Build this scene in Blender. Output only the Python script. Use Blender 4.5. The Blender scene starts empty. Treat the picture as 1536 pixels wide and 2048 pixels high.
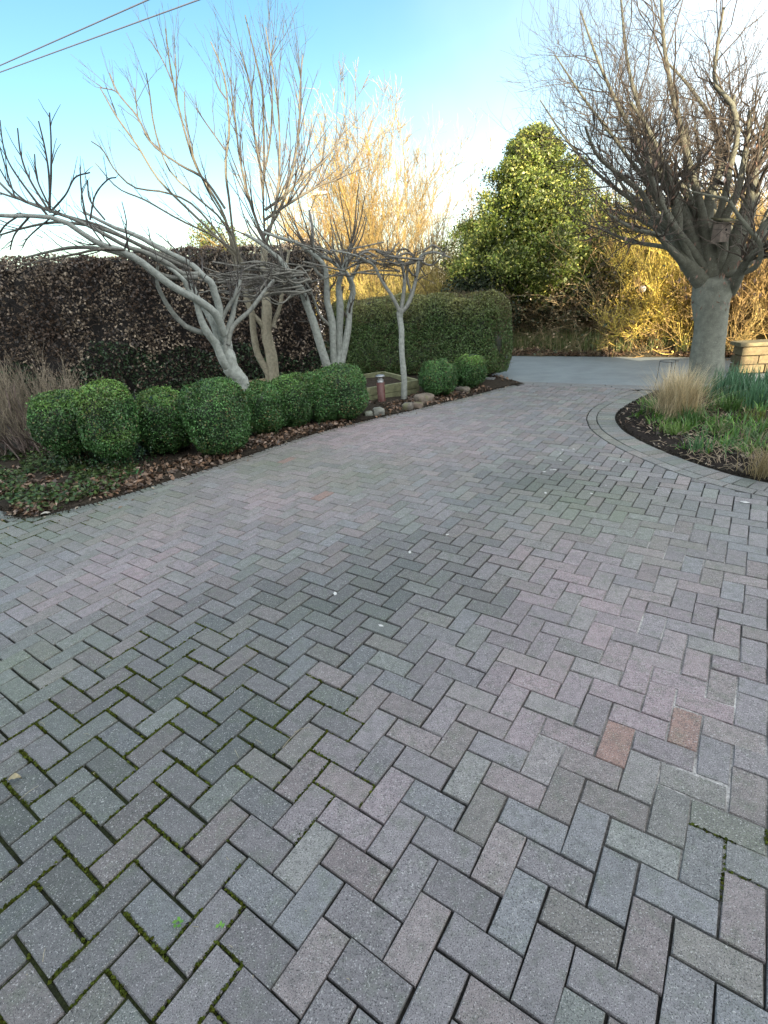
import bpy, math
import numpy as np
from mathutils import Matrix, Vector
sc = bpy.context.scene
COL = sc.collection
rng = np.random.default_rng(7)
R = math.radians

# ------------------------------------------------------------------ camera
FPX, PIT, ROLL, CAMH = 1017.3, 0.416886, 0.073358, 1.62096     # focal length in photo pixels, pitch, roll, height
LTX, LTY, LYAW = 0.557457, 1.294923, -0.626039                  # lattice of the paving
cam = bpy.data.cameras.new('camera'); co = bpy.data.objects.new('camera', cam); COL.objects.link(co)
cam.sensor_fit = 'HORIZONTAL'; cam.sensor_width = 36; cam.lens = 36*FPX/1536
cam.clip_start = .05; cam.clip_end = 900
_r = Vector((1,0,0)); _f = Vector((0,math.cos(PIT),-math.sin(PIT))); _u = Vector((0,math.sin(PIT),math.cos(PIT)))
_r2 = _r*math.cos(ROLL)-_u*math.sin(ROLL); _u2 = _r*math.sin(ROLL)+_u*math.cos(ROLL)
m = Matrix((_r2, _u2, -_f)).transposed().to_4x4(); m.translation = (0,0,CAMH)
co.matrix_world = m; sc.camera = co

# ------------------------------------------------------------------ sky, sun, exposure
SUN_EL, SUN_AZ = R(15), R(164)
w = bpy.data.worlds.new('World'); sc.world = w; w.use_nodes = True
nt = w.node_tree; nt.nodes.clear()
out = nt.nodes.new('ShaderNodeOutputWorld'); bg = nt.nodes.new('ShaderNodeBackground')
sky = nt.nodes.new('ShaderNodeTexSky'); sky.sky_type = 'NISHITA'; sky.sun_disc = False
sky.sun_elevation = SUN_EL; sky.sun_rotation = SUN_AZ
sky.air_density = 1.0; sky.dust_density = .5; sky.ozone_density = 1.0; sky.altitude = 50
bg.inputs['Strength'].default_value = .1
hs = nt.nodes.new('ShaderNodeHueSaturation'); hs.inputs['Hue'].default_value = .488; hs.inputs['Saturation'].default_value = 1.25; hs.inputs['Value'].default_value = .88
nt.links.new(sky.outputs[0], hs.inputs['Color'])
# thin white cloud veil over the whole sky, its unseen part added to brighten the shaded drive, with a clear blue gap high on the left
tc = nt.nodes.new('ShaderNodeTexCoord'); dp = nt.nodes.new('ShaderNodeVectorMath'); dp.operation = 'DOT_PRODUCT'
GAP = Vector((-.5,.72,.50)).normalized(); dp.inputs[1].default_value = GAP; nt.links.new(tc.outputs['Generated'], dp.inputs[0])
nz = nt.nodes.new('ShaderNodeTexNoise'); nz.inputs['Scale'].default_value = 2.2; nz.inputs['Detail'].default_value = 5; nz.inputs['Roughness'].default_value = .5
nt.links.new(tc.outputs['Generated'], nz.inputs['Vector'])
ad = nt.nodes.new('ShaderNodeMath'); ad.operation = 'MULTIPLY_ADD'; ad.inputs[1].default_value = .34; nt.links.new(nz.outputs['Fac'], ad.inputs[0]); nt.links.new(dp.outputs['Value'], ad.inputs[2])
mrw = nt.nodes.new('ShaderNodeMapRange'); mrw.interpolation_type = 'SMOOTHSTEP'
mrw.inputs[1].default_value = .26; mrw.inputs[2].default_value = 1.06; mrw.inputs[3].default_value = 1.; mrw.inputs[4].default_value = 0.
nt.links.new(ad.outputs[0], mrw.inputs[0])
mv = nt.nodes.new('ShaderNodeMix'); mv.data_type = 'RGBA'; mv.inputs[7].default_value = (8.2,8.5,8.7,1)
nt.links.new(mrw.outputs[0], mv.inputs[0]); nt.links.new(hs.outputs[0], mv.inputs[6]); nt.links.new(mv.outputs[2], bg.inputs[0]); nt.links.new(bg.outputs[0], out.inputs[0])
sl = bpy.data.lights.new('sun', 'SUN'); sl.energy = 5.; sl.angle = R(.5); sl.color = (1,.83,.58)
so = bpy.data.objects.new('sun', sl); COL.objects.link(so)
sd = Vector((math.sin(SUN_AZ)*math.cos(SUN_EL), math.cos(SUN_AZ)*math.cos(SUN_EL), math.sin(SUN_EL)))
so.rotation_euler = sd.to_track_quat('Z','Y').to_euler(); so.location = (0,-20,30)
vs = sc.view_settings
vs.view_transform = 'Standard'; vs.look = 'None'; vs.exposure = 1.55; vs.gamma = 1; vs.use_curve_mapping = False
sc.render.engine = 'CYCLES'
sc.cycles.max_bounces = 6; sc.cycles.diffuse_bounces = 3; sc.cycles.transparent_max_bounces = 4

# ------------------------------------------------------------------ placing: photo pixel + depth -> point of the place
def ray(px, py):
    a = (px-768)/FPX; b = -(py-1024)/FPX
    u = a*math.cos(ROLL)+b*math.sin(ROLL); v = -a*math.sin(ROLL)+b*math.cos(ROLL)
    return np.array([u, math.cos(PIT)+v*math.sin(PIT), -math.sin(PIT)+v*math.cos(PIT)])
def gr(px, py, z=0.):
    d = ray(px, py); return (d*(z-CAMH)/d[2])[:2]
def at(px, py, Y):
    d = ray(px, py); return d*Y/d[1]+np.array([0,0,CAMH])
def depth(P):
    P = np.asarray(P, float); return P[...,1]*math.cos(PIT)-(P[...,2]-CAMH)*math.sin(PIT)
def proj(P):
    P = np.asarray(P, float); Z = P[...,2]-CAMH
    fy = P[...,1]*math.cos(PIT)-Z*math.sin(PIT); v = (P[...,1]*math.sin(PIT)+Z*math.cos(PIT))/fy; u = P[...,0]/fy
    return np.stack([768+FPX*(u*math.cos(ROLL)-v*math.sin(ROLL)), 1024-FPX*(u*math.sin(ROLL)+v*math.cos(ROLL))], -1), fy
def nrm(v): return v/np.maximum(np.linalg.norm(v, axis=-1, keepdims=True), 1e-9)
def catmull(pts, n):
    p = np.asarray(pts, float); p = np.vstack([2*p[0]-p[1], p, 2*p[-1]-p[-2]])
    t = np.linspace(0, len(p)-3-1e-6, n); i = t.astype(int); f = (t-i)[:,None]
    a,b,c,d = p[i],p[i+1],p[i+2],p[i+3]
    return .5*(2*b+(c-a)*f+(2*a-5*b+4*c-d)*f**2+(3*b-a-3*c+d)*f**3)
def wob(P, s=1., seed=0):                       # cheap smooth noise, about -1..1
    P = np.asarray(P, float)*s; r = np.random.default_rng(seed); o = np.zeros(P.shape[:-1])
    for k in range(6):
        a = r.normal(size=P.shape[-1]); a *= (1+k*.5)/np.linalg.norm(a); o += np.sin(P@a*2.2+r.uniform(0,6.3))/(1+.4*k)
    return o/2.6

# ------------------------------------------------------------------ meshes
class MB:
    def __init__(s): s.v=[]; s.f=[]; s.t=[]; s.n=0
    def quads(s, v, f, tint):
        v = np.asarray(v, float).reshape(-1,3); f = np.asarray(f, int).reshape(-1,4)
        t = np.broadcast_to(np.asarray(tint, float), v.shape) if np.ndim(tint)<2 else np.asarray(tint, float)
        s.v.append(v); s.f.append(f+s.n); s.t.append(t); s.n += len(v); return s
    def build(s, name, mat, parent=None, smooth=False):
        return mesh(name, np.vstack(s.v), np.vstack(s.f), mat, np.vstack(s.t), parent, smooth)
def mesh(name, v, f, mat, tint=None, parent=None, smooth=False):
    me = bpy.data.meshes.new(name)
    if isinstance(f, np.ndarray):
        me.vertices.add(len(v)); me.vertices.foreach_set('co', np.ascontiguousarray(v, dtype=np.float32).ravel())
        k = f.shape[1]; me.loops.add(f.size); me.loops.foreach_set('vertex_index', f.astype(np.int32).ravel())
        me.polygons.add(len(f)); me.polygons.foreach_set('loop_start', np.arange(0, f.size, k, dtype=np.int32))
        me.update(calc_edges=True)
    else:
        me.from_pydata([tuple(q) for q in v], [], f); me.update()
    if tint is not None:
        a = me.color_attributes.new('tint', 'FLOAT_COLOR', 'POINT')
        t = np.ones((len(v),4), np.float32); t[:,:3] = tint; a.data.foreach_set('color', t.ravel())
    if smooth: me.polygons.foreach_set('use_smooth', np.ones(len(me.polygons), bool))
    me.materials.append(mat)
    o = bpy.data.objects.new(name, me); COL.objects.link(o)
    if parent: o.parent = parent
    return o
def thing(name, label, cat, loc=(0,0,0), group=None):
    o = bpy.data.objects.new(name, None); COL.objects.link(o); o.location = tuple(loc); o.empty_display_size = .1
    return tag(o, label, cat, group)
def tag(o, label=None, cat=None, group=None, kind=None):
    if label: o['label'] = label
    if cat: o['category'] = cat
    if group: o['group'] = group
    if kind: o['kind'] = kind
    return o
def adopt(root, *obs):                           # parts are built in world space: keep them there under a placed root
    for o in obs:
        o.parent = root; o.location = Vector(o.location)-Vector(root.location)
def leaves(mb, c, n, size, tint, aspect=.55, jit=.7, droop=0., fold=.15):
    c = np.asarray(c, float); N = len(c); n = nrm(np.asarray(n, float)+rng.normal(size=(N,3))*jit)
    a = nrm(np.cross(n, rng.normal(size=(N,3)))); a[:,2] -= droop; a = nrm(a-n*(a*n).sum(1,keepdims=True))
    b = np.cross(n, a); L = (np.ones(N)*size)[:,None]; W = L*aspect*.5
    v = np.stack([c-a*L*.5, c+b*W+n*W*fold*2-a*L*.05, c+a*L*.5, c-b*W+n*W*fold*2-a*L*.05], 1)
    f = np.arange(N*4).reshape(-1,4)
    t = np.broadcast_to(np.asarray(tint,float), (N,3)); mb.quads(v, f, np.repeat(t, 4, 0))
def tubes(mb, P, Rd, tint, k=4, rough=0.):
    P = np.asarray(P, float); Rd = np.asarray(Rd, float)
    if P.ndim==2: P=P[None]; Rd=Rd[None]
    m_, n, _ = P.shape
    T = np.zeros_like(P); T[:,1:-1]=P[:,2:]-P[:,:-2]; T[:,0]=P[:,1]-P[:,0]; T[:,-1]=P[:,-1]-P[:,-2]; T = nrm(T)
    mean = nrm(P[:,-1]-P[:,0]); ref = np.where(np.abs(mean[:,2:3])<.8, np.array([[0,0,1.]]), np.array([[1.,0,0]]))[:,None,:]
    U = nrm(np.cross(T, np.broadcast_to(ref, T.shape))); V = np.cross(T, U)
    a = np.arange(k)*2*math.pi/k
    v = P[:,:,None,:]+Rd[:,:,None,None]*(U[:,:,None,:]*np.cos(a)[None,None,:,None]+V[:,:,None,:]*np.sin(a)[None,None,:,None])
    if rough: v = v+((v-P[:,:,None,:])*(wob(v,9,3)+.6*wob(v,23,4))[...,None])*rough
    base = (np.arange(m_)*n*k)[:,None,None]; i = np.arange(n-1)[None,:,None]*k; j = np.arange(k)[None,None,:]; j2 = (j+1)%k
    f = np.stack([base+i+j, base+i+j2, base+i+k+j2, base+i+k+j], -1).reshape(-1,4)
    t = np.asarray(tint, float); t = np.broadcast_to(t, (m_,3)) if t.ndim<2 else t
    mb.quads(v, f, np.repeat(t, n*k, 0))
def grow(P, Rd, per, t0, t1, ang, ln, n, rr, up=.3, wig=.15, ups=.05, taper=.35, rmin=.0012, bend=None):
    M = len(P)*per; idx = np.repeat(np.arange(len(P)), per); nP = P.shape[1]
    t = rng.uniform(t0, t1, M)*(nP-1); i = np.minimum(t.astype(int), nP-2); f = (t-i)[:,None]
    A, B = P[idx,i], P[idx,i+1]; pos = A+(B-A)*f; tan = nrm(B-A); rad = Rd[idx,i]*(1-f[:,0])+Rd[idx,i+1]*f[:,0]
    an = rng.uniform(ang[0], ang[1], M)[:,None]; perp = nrm(np.cross(tan, rng.normal(size=(M,3))))
    d = nrm(tan*np.cos(an)+perp*np.sin(an)+np.array([0,0,up])); L = rng.uniform(ln[0], ln[1], M)*(1-.35*t/(nP-1))
    Q = np.zeros((M,n,3)); Q[:,0] = pos
    for k in range(1, n):
        d = nrm(d+rng.normal(size=(M,3))*wig+np.array([0,0,ups])); Q[:,k] = Q[:,k-1]+d*(L/(n-1))[:,None]
    r0 = np.maximum(rad*rr, rmin*1.4)
    return Q, np.maximum(r0[:,None]*np.linspace(1, taper, n)[None], rmin)
def rbox_points(N, hx, hy, hz, r, bottom=False):   # points and normals on a rounded box, centre at origin
    A = np.array([hy*hz, hy*hz, hx*hz, hx*hz, hx*hy, hx*hy*(1 if bottom else .0001)]); fc = rng.choice(6, N, p=A/A.sum())
    p = rng.uniform(-1,1,(N,3))*np.array([hx,hy,hz])
    for k in range(6): q = fc==k; p[q,k//2] = [1,-1][k%2]*[hx,hy,hz][k//2]
    return rbox_map(p, hx, hy, hz, r)
def rbox_map(p, hx, hy, hz, r):
    h = np.array([hx,hy,hz]); q = np.clip(p, -(h-r), h-r); n = nrm(p-q); return q+n*r, n
def rbox_grid(hx, hy, hz, r, k=10):
    V=[]; F=[]; n0=0; g=np.linspace(-1,1,k+1)
    for ax in range(3):
        for s_ in (1,-1):
            a,b = np.meshgrid(g,g,indexing='ij'); p = np.zeros((k+1,k+1,3)); o=[x for x in range(3) if x!=ax]
            p[...,ax]=s_; p[...,o[0]]=a; p[...,o[1]]=b; V.append(p.reshape(-1,3)*np.array([hx,hy,hz]))
            i,j=np.meshgrid(np.arange(k),np.arange(k),indexing='ij'); q=n0+i*(k+1)+j
            f=np.stack([q,q+k+1,q+k+2,q+1],-1).reshape(-1,4)
            if (s_==1)!=(ax!=1): f=f[:,::-1]
            F.append(f); n0+=(k+1)**2
    p,_=rbox_map(np.vstack(V),hx,hy,hz,r); return p,np.vstack(F)
def box(mb, c, s, tint, rz=0., bev=.0):
    hx,hy,hz = np.array(s)/2.; b = bev or min(hx,hy,hz)*.15
    v,f = rbox_grid(hx,hy,hz,b,1) if not bev else rbox_grid(hx,hy,hz,b,3)
    ca,sa = math.cos(rz), math.sin(rz); M = np.array([[ca,-sa,0],[sa,ca,0],[0,0,1]])
    mb.quads(v@M.T+np.asarray(c,float), f, tint); return mb
def lathe(mb, prof, c, tint, k=20, lean=(0,0)):
    prof=np.asarray(prof,float); n=len(prof); a=np.arange(k)*2*math.pi/k
    v=np.stack([prof[:,0:1]*np.cos(a)+prof[:,1:2]*lean[0], prof[:,0:1]*np.sin(a)+prof[:,1:2]*lean[1], np.repeat(prof[:,1:2],k,1)],-1)+np.asarray(c,float)
    i=np.arange(n-1)[:,None]*k; j=np.arange(k)[None]; j2=(j+1)%k
    mb.quads(v, np.stack([i+j,i+j2,i+k+j2,i+k+j],-1), tint); return mb

# ------------------------------------------------------------------ materials
def mat(name, base=(1,1,1), rough=.7, noise=0, amt=.3, bump=0., bscale=None, trans=0., spec=.5, obj=False, extra=None, metal=0.):
    M_ = bpy.data.materials.new(name); M_.use_nodes = True; T = M_.node_tree; N = T.nodes; L = T.links
    b = N['Principled BSDF']; b.inputs['Roughness'].default_value = rough; b.inputs['Metallic'].default_value = metal
    b.inputs['Specular IOR Level'].default_value = spec
    at_ = N.new('ShaderNodeAttribute'); at_.attribute_name = 'tint'
    mx = N.new('ShaderNodeMix'); mx.data_type='RGBA'; mx.blend_type='MULTIPLY'; mx.inputs[0].default_value=1
    L.new(at_.outputs['Color'], mx.inputs[6]); mx.inputs[7].default_value=(*base,1); c = mx.outputs[2]
    if obj:
        oi = N.new('ShaderNodeObjectInfo'); m2 = N.new('ShaderNodeMix'); m2.data_type='RGBA'; m2.blend_type='MULTIPLY'; m2.inputs[0].default_value=1
        L.new(c, m2.inputs[6]); L.new(oi.outputs['Color'], m2.inputs[7]); c = m2.outputs[2]
    geo = N.new('ShaderNodeNewGeometry')
    if noise:
        nz = N.new('ShaderNodeTexNoise'); nz.inputs['Scale'].default_value = noise; nz.inputs['Detail'].default_value=6; nz.inputs['Roughness'].default_value=.65
        L.new(geo.outputs['Position'], nz.inputs['Vector'])
        mr = N.new('ShaderNodeMapRange'); mr.inputs[1].default_value=.3; mr.inputs[2].default_value=.7; mr.inputs[3].default_value=1-amt; mr.inputs[4].default_value=1+amt
        L.new(nz.outputs['Fac'], mr.inputs[0])
        m3 = N.new('ShaderNodeVectorMath'); m3.operation='SCALE'; L.new(c, m3.inputs[0]); L.new(mr.outputs[0], m3.inputs['Scale']); c = m3.outputs[0]
    if extra: c = extra(T, geo, c)
    L.new(c, b.inputs['Base Color'])
    if bump:
        n2 = N.new('ShaderNodeTexNoise'); n2.inputs['Scale'].default_value = bscale or noise; n2.inputs['Detail'].default_value=5
        L.new(geo.outputs['Position'], n2.inputs['Vector'])
        bp = N.new('ShaderNodeBump'); bp.inputs['Strength'].default_value=bump; bp.inputs['Distance'].default_value=.01
        L.new(n2.outputs['Fac'], bp.inputs['Height']); L.new(bp.outputs[0], b.inputs['Normal'])
    if trans:
        tr = N.new('ShaderNodeBsdfTranslucent'); L.new(c, tr.inputs['Color']); ms = N.new('ShaderNodeMixShader'); ms.inputs[0].default_value=trans
        L.new(b.outputs[0], ms.inputs[1]); L.new(tr.outputs[0], ms.inputs[2]); L.new(ms.outputs[0], N['Material Output'].inputs['Surface'])
    return M_
def speckle(scale, lo, hi, col, amt):
    def f(T, geo, c):
        N,L=T.nodes,T.links; v=N.new('ShaderNodeTexNoise'); v.inputs['Scale'].default_value=scale; v.inputs['Detail'].default_value=2
        L.new(geo.outputs['Position'], v.inputs['Vector'])
        mr=N.new('ShaderNodeMapRange'); mr.inputs[1].default_value=lo; mr.inputs[2].default_value=hi; mr.inputs[4].default_value=amt; L.new(v.outputs['Fac'], mr.inputs[0])
        mx=N.new('ShaderNodeMix'); mx.data_type='RGBA'; L.new(mr.outputs[0], mx.inputs[0]); L.new(c, mx.inputs[6]); mx.inputs[7].default_value=(*col,1)
        return mx.outputs[2]
    return f
def bricky(T, geo, c):
    N,L=T.nodes,T.links
    def noise(scale, lo, hi, amt, det=4):
        v=N.new('ShaderNodeTexNoise'); v.inputs['Scale'].default_value=scale; v.inputs['Detail'].default_value=det; v.inputs['Roughness'].default_value=.7
        L.new(geo.outputs['Position'], v.inputs['Vector'])
        mr=N.new('ShaderNodeMapRange'); mr.inputs[1].default_value=lo; mr.inputs[2].default_value=hi; mr.inputs[3].default_value=0; mr.inputs[4].default_value=amt; L.new(v.outputs['Fac'], mr.inputs[0]); return mr.outputs[0]
    def mix(fac, c, col):
        mx=N.new('ShaderNodeMix'); mx.data_type='RGBA'; L.new(fac, mx.inputs[0]); L.new(c, mx.inputs[6]); mx.inputs[7].default_value=(*col,1); return mx.outputs[2]
    c = mix(noise(5,.52,.72,.4), c, (.13,.135,.135))           # damp blotches across bricks
    c = mix(noise(14,.5,.75,.55), c, (.15,.19,.125))            # algae film
    c = mix(noise(280,.53,.64,.9,2), c, (.03,.03,.033))       # dark pits and grit
    c = mix(noise(190,.63,.69,.75,1), c, (.60,.59,.58))          # pale aggregate
    c = mix(noise(38,.5,.78,.6), c, (.085,.09,.088))              # grime
    return c
M_brick = mat('paving brick', (1,1,1), .62, 30, .16, .55, 300, obj=True, extra=bricky, spec=.5)
M_joint = mat('joint sand', (1,1,1), .95, 120, .6, .6, 200, spec=.2)
M_soil = mat('soil', (1,1,1), .95, 28, .6, 1., 60, spec=.15)
M_asph = mat('asphalt', (1,1,1), .6, 2.2, .16, .35, 220, extra=speckle(260,.6,.75,(.25,.25,.25),.5))
M_kerb = mat('concrete kerb', (1,1,1), .8, 40, .25, .3, 160)
M_leaf = mat('leaf', (1,1,1), .42, 40, .18, trans=.2)
M_box = mat('box leaf', (1,1,1), .38, 60, .15, trans=.12)
M_dead = mat('dead leaf', (1,1,1), .5, 50, .25, trans=.12)
M_grass = mat('grass blade', (1,1,1), .5, 50, .15, trans=.25)
M_bark = mat('smooth bark', (1,1,1), .75, 22, .34, .5, 60, extra=speckle(38,.56,.72,(.30,.32,.25),.4))
M_barkp = mat('pollard bark', (1,1,1), .85, 14, .28, .8, 110, extra=speckle(85,.6,.72,(.42,.43,.38),.5))
M_twig = mat('twig bark', (1,1,1), .7, 30, .2)
M_wood = mat('weathered timber', (1,1,1), .8, 18, .35, .4, 90)
M_stone = mat('stone', (1,1,1), .85, 16, .35, .8, 50, extra=speckle(9,.52,.68,(.16,.17,.07),.6))
M_metal = mat('steel', (1,1,1), .45, 0, metal=.9)
M_paint = mat('painted metal', (1,1,1), .45, 30, .15)
M_wall = mat('rendered wall', (1,1,1), .85, 6, .08, .2, 80)
M_glass = mat('dark glass', (1,1,1), .08)
M_moss = mat('moss', (1,1,1), .95, 90, .5, spec=.1)
M_cable = mat('cable', (1,1,1), .5)

# ------------------------------------------------------------------ setting
def struct(o): o['kind']='structure'; return o
LEFT = catmull([(-9.,5.0),(-6.,4.75),(-4.11,4.57),(-3.48,4.34),(-3.12,4.13),(-2.86,4.19),(-2.35,4.58),(-1.6,5.34),(-.92,6.1),(-.14,6.73),(.45,7.1),(1.27,7.66),(2.1,8.3),(2.45,8.5)], 240)
BED = catmull([(4.05,7.22),(3.87,7.1),(3.42,6.69),(2.95,6.14),(2.72,5.55),(2.68,4.97),(2.76,4.37),(2.9,3.93),(3.12,3.6),(3.6,3.1),(4.4,2.55),(6.,2.),(9.,1.6)], 260)
KA, KB = np.array([2.21,8.55]), np.array([3.92,7.40])          # near line of the kerb
kd = nrm(KB-KA); kn = np.array([-kd[1],kd[0]])                  # kn points to the road
def road_s(P): return (np.asarray(P)-KA)@kn
# ground far and wide
g = 400.
mesh('ground', [(-g,-g,-.06),(g,-g,-.06),(g,g,-.06),(-g,g,-.06)], [(0,1,2,3)], M_soil, (.05,.045,.032)); struct(bpy.data.objects['ground'])
def road_pt(a, s): return KA+kd*a+kn*s
def strip(name, s0, s1, z, a0, a1, m_, t): 
    q=[road_pt(a0,s0),road_pt(a1,s0),road_pt(a1,s1),road_pt(a0,s1)]
    return struct(mesh(name, [(x,y,z) for x,y in q], [(0,1,2,3)], m_, t))
ROADW = 3.32
strip('road', .26, ROADW, -.022, -60, 60, M_asph, (.25,.295,.315))
# verge, rising away from the road
va = np.linspace(-30,30,121); vs_ = np.array([0,.12,.3,.8,2.,6.,30.]); vz = np.array([-.03,.03,.09,.16,.25,.3,.3])
A_,S_ = np.meshgrid(va,vs_,indexing='ij'); XY = KA+kd*A_[...,None]+kn*(ROADW+S_+.06*np.sin(A_*3.1)*(S_<.2))[...,None]
Zv = vz[None]+.03*wob(np.stack([A_,S_],-1),1.4,3)*(S_>.1)
i,j = np.meshgrid(np.arange(120),np.arange(6),indexing='ij'); q=i*7+j
struct(mesh('verge', np.dstack([XY,Zv]).reshape(-1,3), np.stack([q,q+1,q+8,q+7],-1).reshape(-1,4)[:,::-1], M_soil, (.07,.06,.038), smooth=True))
def verge_z(s): return np.interp(s, vs_, vz)
# kerb stones flush between drive and road
kerb = struct(mesh('kerb', [(*road_pt(-14,-.01),-.03),(*road_pt(16,-.01),-.03),(*road_pt(16,.27),-.03),(*road_pt(-14,.27),-.03)], [(0,1,2,3)], M_soil, (.03,.03,.03)))
for row,(s0,wd,ln_,tn) in enumerate([(.065,.125,.6,.30),(.2,.125,.9,.25)]):
    a=-14+.2*row
    kb = MB(); box(kb,(0,0,0),(ln_-.012,wd,.1),(1,1,1),0,.006); k0=None
    while a<16:
        c=road_pt(a+ln_/2,s0); t=tn*rng.uniform(.85,1.1)
        h_ = 0.0 if -1<a<2.6 else (.0 if row==0 else .06)
        if k0 is None: k=kb.build('kerb_stone',M_kerb,kerb,False); k0=k
        else: k=k0.copy(); COL.objects.link(k); k.parent=kerb
        k.location=(*c,-.052+h_); k.rotation_euler=(0,0,math.atan2(kd[1],kd[0])); a+=ln_
for mm in (M_kerb,):
    N=mm.node_tree.nodes; bb=N['Principled BSDF']
for me in bpy.data.meshes:
    if me.name.startswith('kerb_stone'):
        n_=len(me.vertices); me.color_attributes['tint'].data.foreach_set('color', np.tile(np.array([.23,.24,.24,1],np.float32), n_))

# ---- house behind the camera: it throws the shade over the drive
def house():
    h = thing('brick_house','large brick house with hipped slate roof behind the viewer, at the head of the drive','house',(0,-6,0))
    b = MB(); box(b,(.3,-7,2.5),(17.8,7,5.),(.33,.17,.12)); o=[b.build('wall',M_wall)]
    x0,x1,y0,y1,e,rz_=-8.9,9.5,-10.9,-3.1,4.9,6.9
    v=[(x0,y0,e),(x1,y0,e),(x1,y1,e),(x0,y1,e),(x0+1.6,-6,rz_),(x1-3.1,-6,rz_),(x0,y0,e-.15),(x1,y0,e-.15),(x1,y1,e-.15),(x0,y1,e-.15)]
    v=[tuple(p) for p in v]
    rf=mesh('roof',v,[(0,1,5,4),(2,3,4,5),(1,2,5),(3,0,4),(0,6,7,1),(1,7,8,2),(2,8,9,3),(3,9,6,0),(9,8,7,6)],M_stone,(.08,.085,.1)); o.append(rf)
    b=MB(); box(b,(-5,-6,7.2),(.9,.7,1.8),(.33,.17,.12)); ch=b.build('chimney',M_wall)
    b=MB(); box(b,(0,0,0),(1.5,.1,1.25),(.75,.75,.73)); fr0=b.build('window',M_paint)
    b=MB(); box(b,(0,0,0),(1.34,.04,1.08),(.03,.035,.04)); pn0=b.build('pane',M_glass)
    adopt(h,*o); ch.parent=rf
    k=0
    for z in (1.5,3.8):
        for x in (-7.,-4.4,-1.5,1.5,4.2,6.6):
            if z<2 and x==-1.5: continue
            w_ = fr0 if k==0 else fr0.copy(); p_ = pn0 if k==0 else pn0.copy()
            if k: COL.objects.link(w_); COL.objects.link(p_)
            w_.location=(x,-3.47,z); adopt(h,w_); p_.parent=w_; p_.location=(0,.05,0); k+=1
    b=MB(); box(b,(-1.5,-3.47,1.05),(1,.1,2.1),(.05,.09,.07)); d_=b.build('door',M_paint); adopt(h,d_)
house()

# ---- driveway: joint bed, herringbone bricks, edging courses
def near(curve, P):
    P=np.asarray(P,float).reshape(-1,2); d=((P[:,None]-curve[None])**2).sum(-1); k=d.argmin(1)
    T=np.zeros_like(curve); T[1:-1]=curve[2:]-curve[:-2]; T[0]=curve[1]-curve[0]; T[-1]=curve[-1]-curve[-2]; T=nrm(T)
    n=np.stack([-T[:,1],T[:,0]],1); return k, curve[k], n[k], ((P-curve[k])*n[k]).sum(1)
# LEFT runs left->right along increasing y: drive on its right (negative normal). BED runs towards the viewer: drive on its right side (negative normal)
def pw(XY, pts):
    o=np.zeros(len(XY))
    for px,py,r_ in pts: o=np.maximum(o, np.exp(-((XY-gr(px,py))**2).sum(1)/r_**2))
    return o
MOSSP=[(60,1550,.5),(250,1560,.45),(120,1800,.35),(260,1960,.25),(430,1500,.35),(560,1430,.3),(300,1380,.5),(60,1050,.5),(180,1030,.5),(1500,1700,.2)]
SANDP=[(1420,1420,.55),(1250,1250,.5),(1400,1600,.3),(1330,1100,.6),(1080,1500,.2)]
gx=np.arange(-9,9.5,.06); gy=np.arange(-3.2,9.2,.06); GX,GY=np.meshgrid(gx,gy,indexing='ij'); XY=np.stack([GX,GY],-1).reshape(-1,2)
ms_=pw(XY,MOSSP)*(.55+.6*wob(XY,9,5)); sn=pw(XY,SANDP)*(.75+.5*wob(XY,7,6))
tb=np.array([.02,.019,.017])*np.ones((len(XY),1)); tb=tb*(1-np.clip(ms_,0,1)[:,None])+np.array([.045,.06,.012])*np.clip(ms_,0,1)[:,None]
tb=tb*(1-np.clip(sn,0,1)[:,None])+np.array([.50,.48,.46])*np.clip(sn,0,1)[:,None]
zb=-.013+.0105*np.clip(sn,0,1)+.004*np.clip(ms_,0,1)
n1,n2=len(gx),len(gy); i,j=np.meshgrid(np.arange(n1-1),np.arange(n2-1),indexing='ij'); q=(i*n2+j).ravel(); F=np.stack([q,q+n2,q+n2+1,q+1],-1)
keep=road_s(XY[F].mean(1))<-.02; F=F[keep]; used=np.unique(F); mp=-np.ones(len(XY),int); mp[used]=np.arange(len(used))
drive=struct(mesh('driveway', np.column_stack([XY,zb])[used], mp[F], M_joint, tb[used]))
cy_,sy_=math.cos(LYAW),math.sin(LYAW); CELL=.103
PAL=np.array([[.265,.25,.258],[.245,.252,.262],[.295,.258,.255],[.25,.265,.248],[.268,.255,.235],[.25,.247,.252]])
def brick_tint(XY):
    N=len(XY); t=PAL[rng.choice(6,N,p=[.3,.18,.14,.14,.12,.12])]*rng.uniform(.8,1.2,(N,1))
    def mixin(pts,col,amt):
        nonlocal t; k=(np.clip(pw(XY,pts),0,1)*amt*rng.uniform(.4,1,N))[:,None]; t=t*(1-k)+np.array(col)*k
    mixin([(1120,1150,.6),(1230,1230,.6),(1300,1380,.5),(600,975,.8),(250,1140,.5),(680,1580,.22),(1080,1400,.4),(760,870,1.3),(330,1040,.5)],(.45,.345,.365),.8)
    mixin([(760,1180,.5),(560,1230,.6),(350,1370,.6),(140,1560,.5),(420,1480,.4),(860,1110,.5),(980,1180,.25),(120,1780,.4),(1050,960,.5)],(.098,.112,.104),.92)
    mixin([(60,1060,.6),(250,1020,.6),(700,950,.6),(560,930,.6),(30,1330,.3),(1450,1640,.15),(1180,1010,.6)],(.185,.225,.15),.75)
    red=rng.random(N)<.003; t[red]=np.array([.35,.235,.20])*rng.uniform(.85,1.1,(red.sum(),1))
    sel=(((XY-gr(1228,1480))**2).sum(1)<.006)|(((XY-gr(1355,1455))**2).sum(1)<.004); t[sel]=(.37,.24,.205)
    return t
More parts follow.
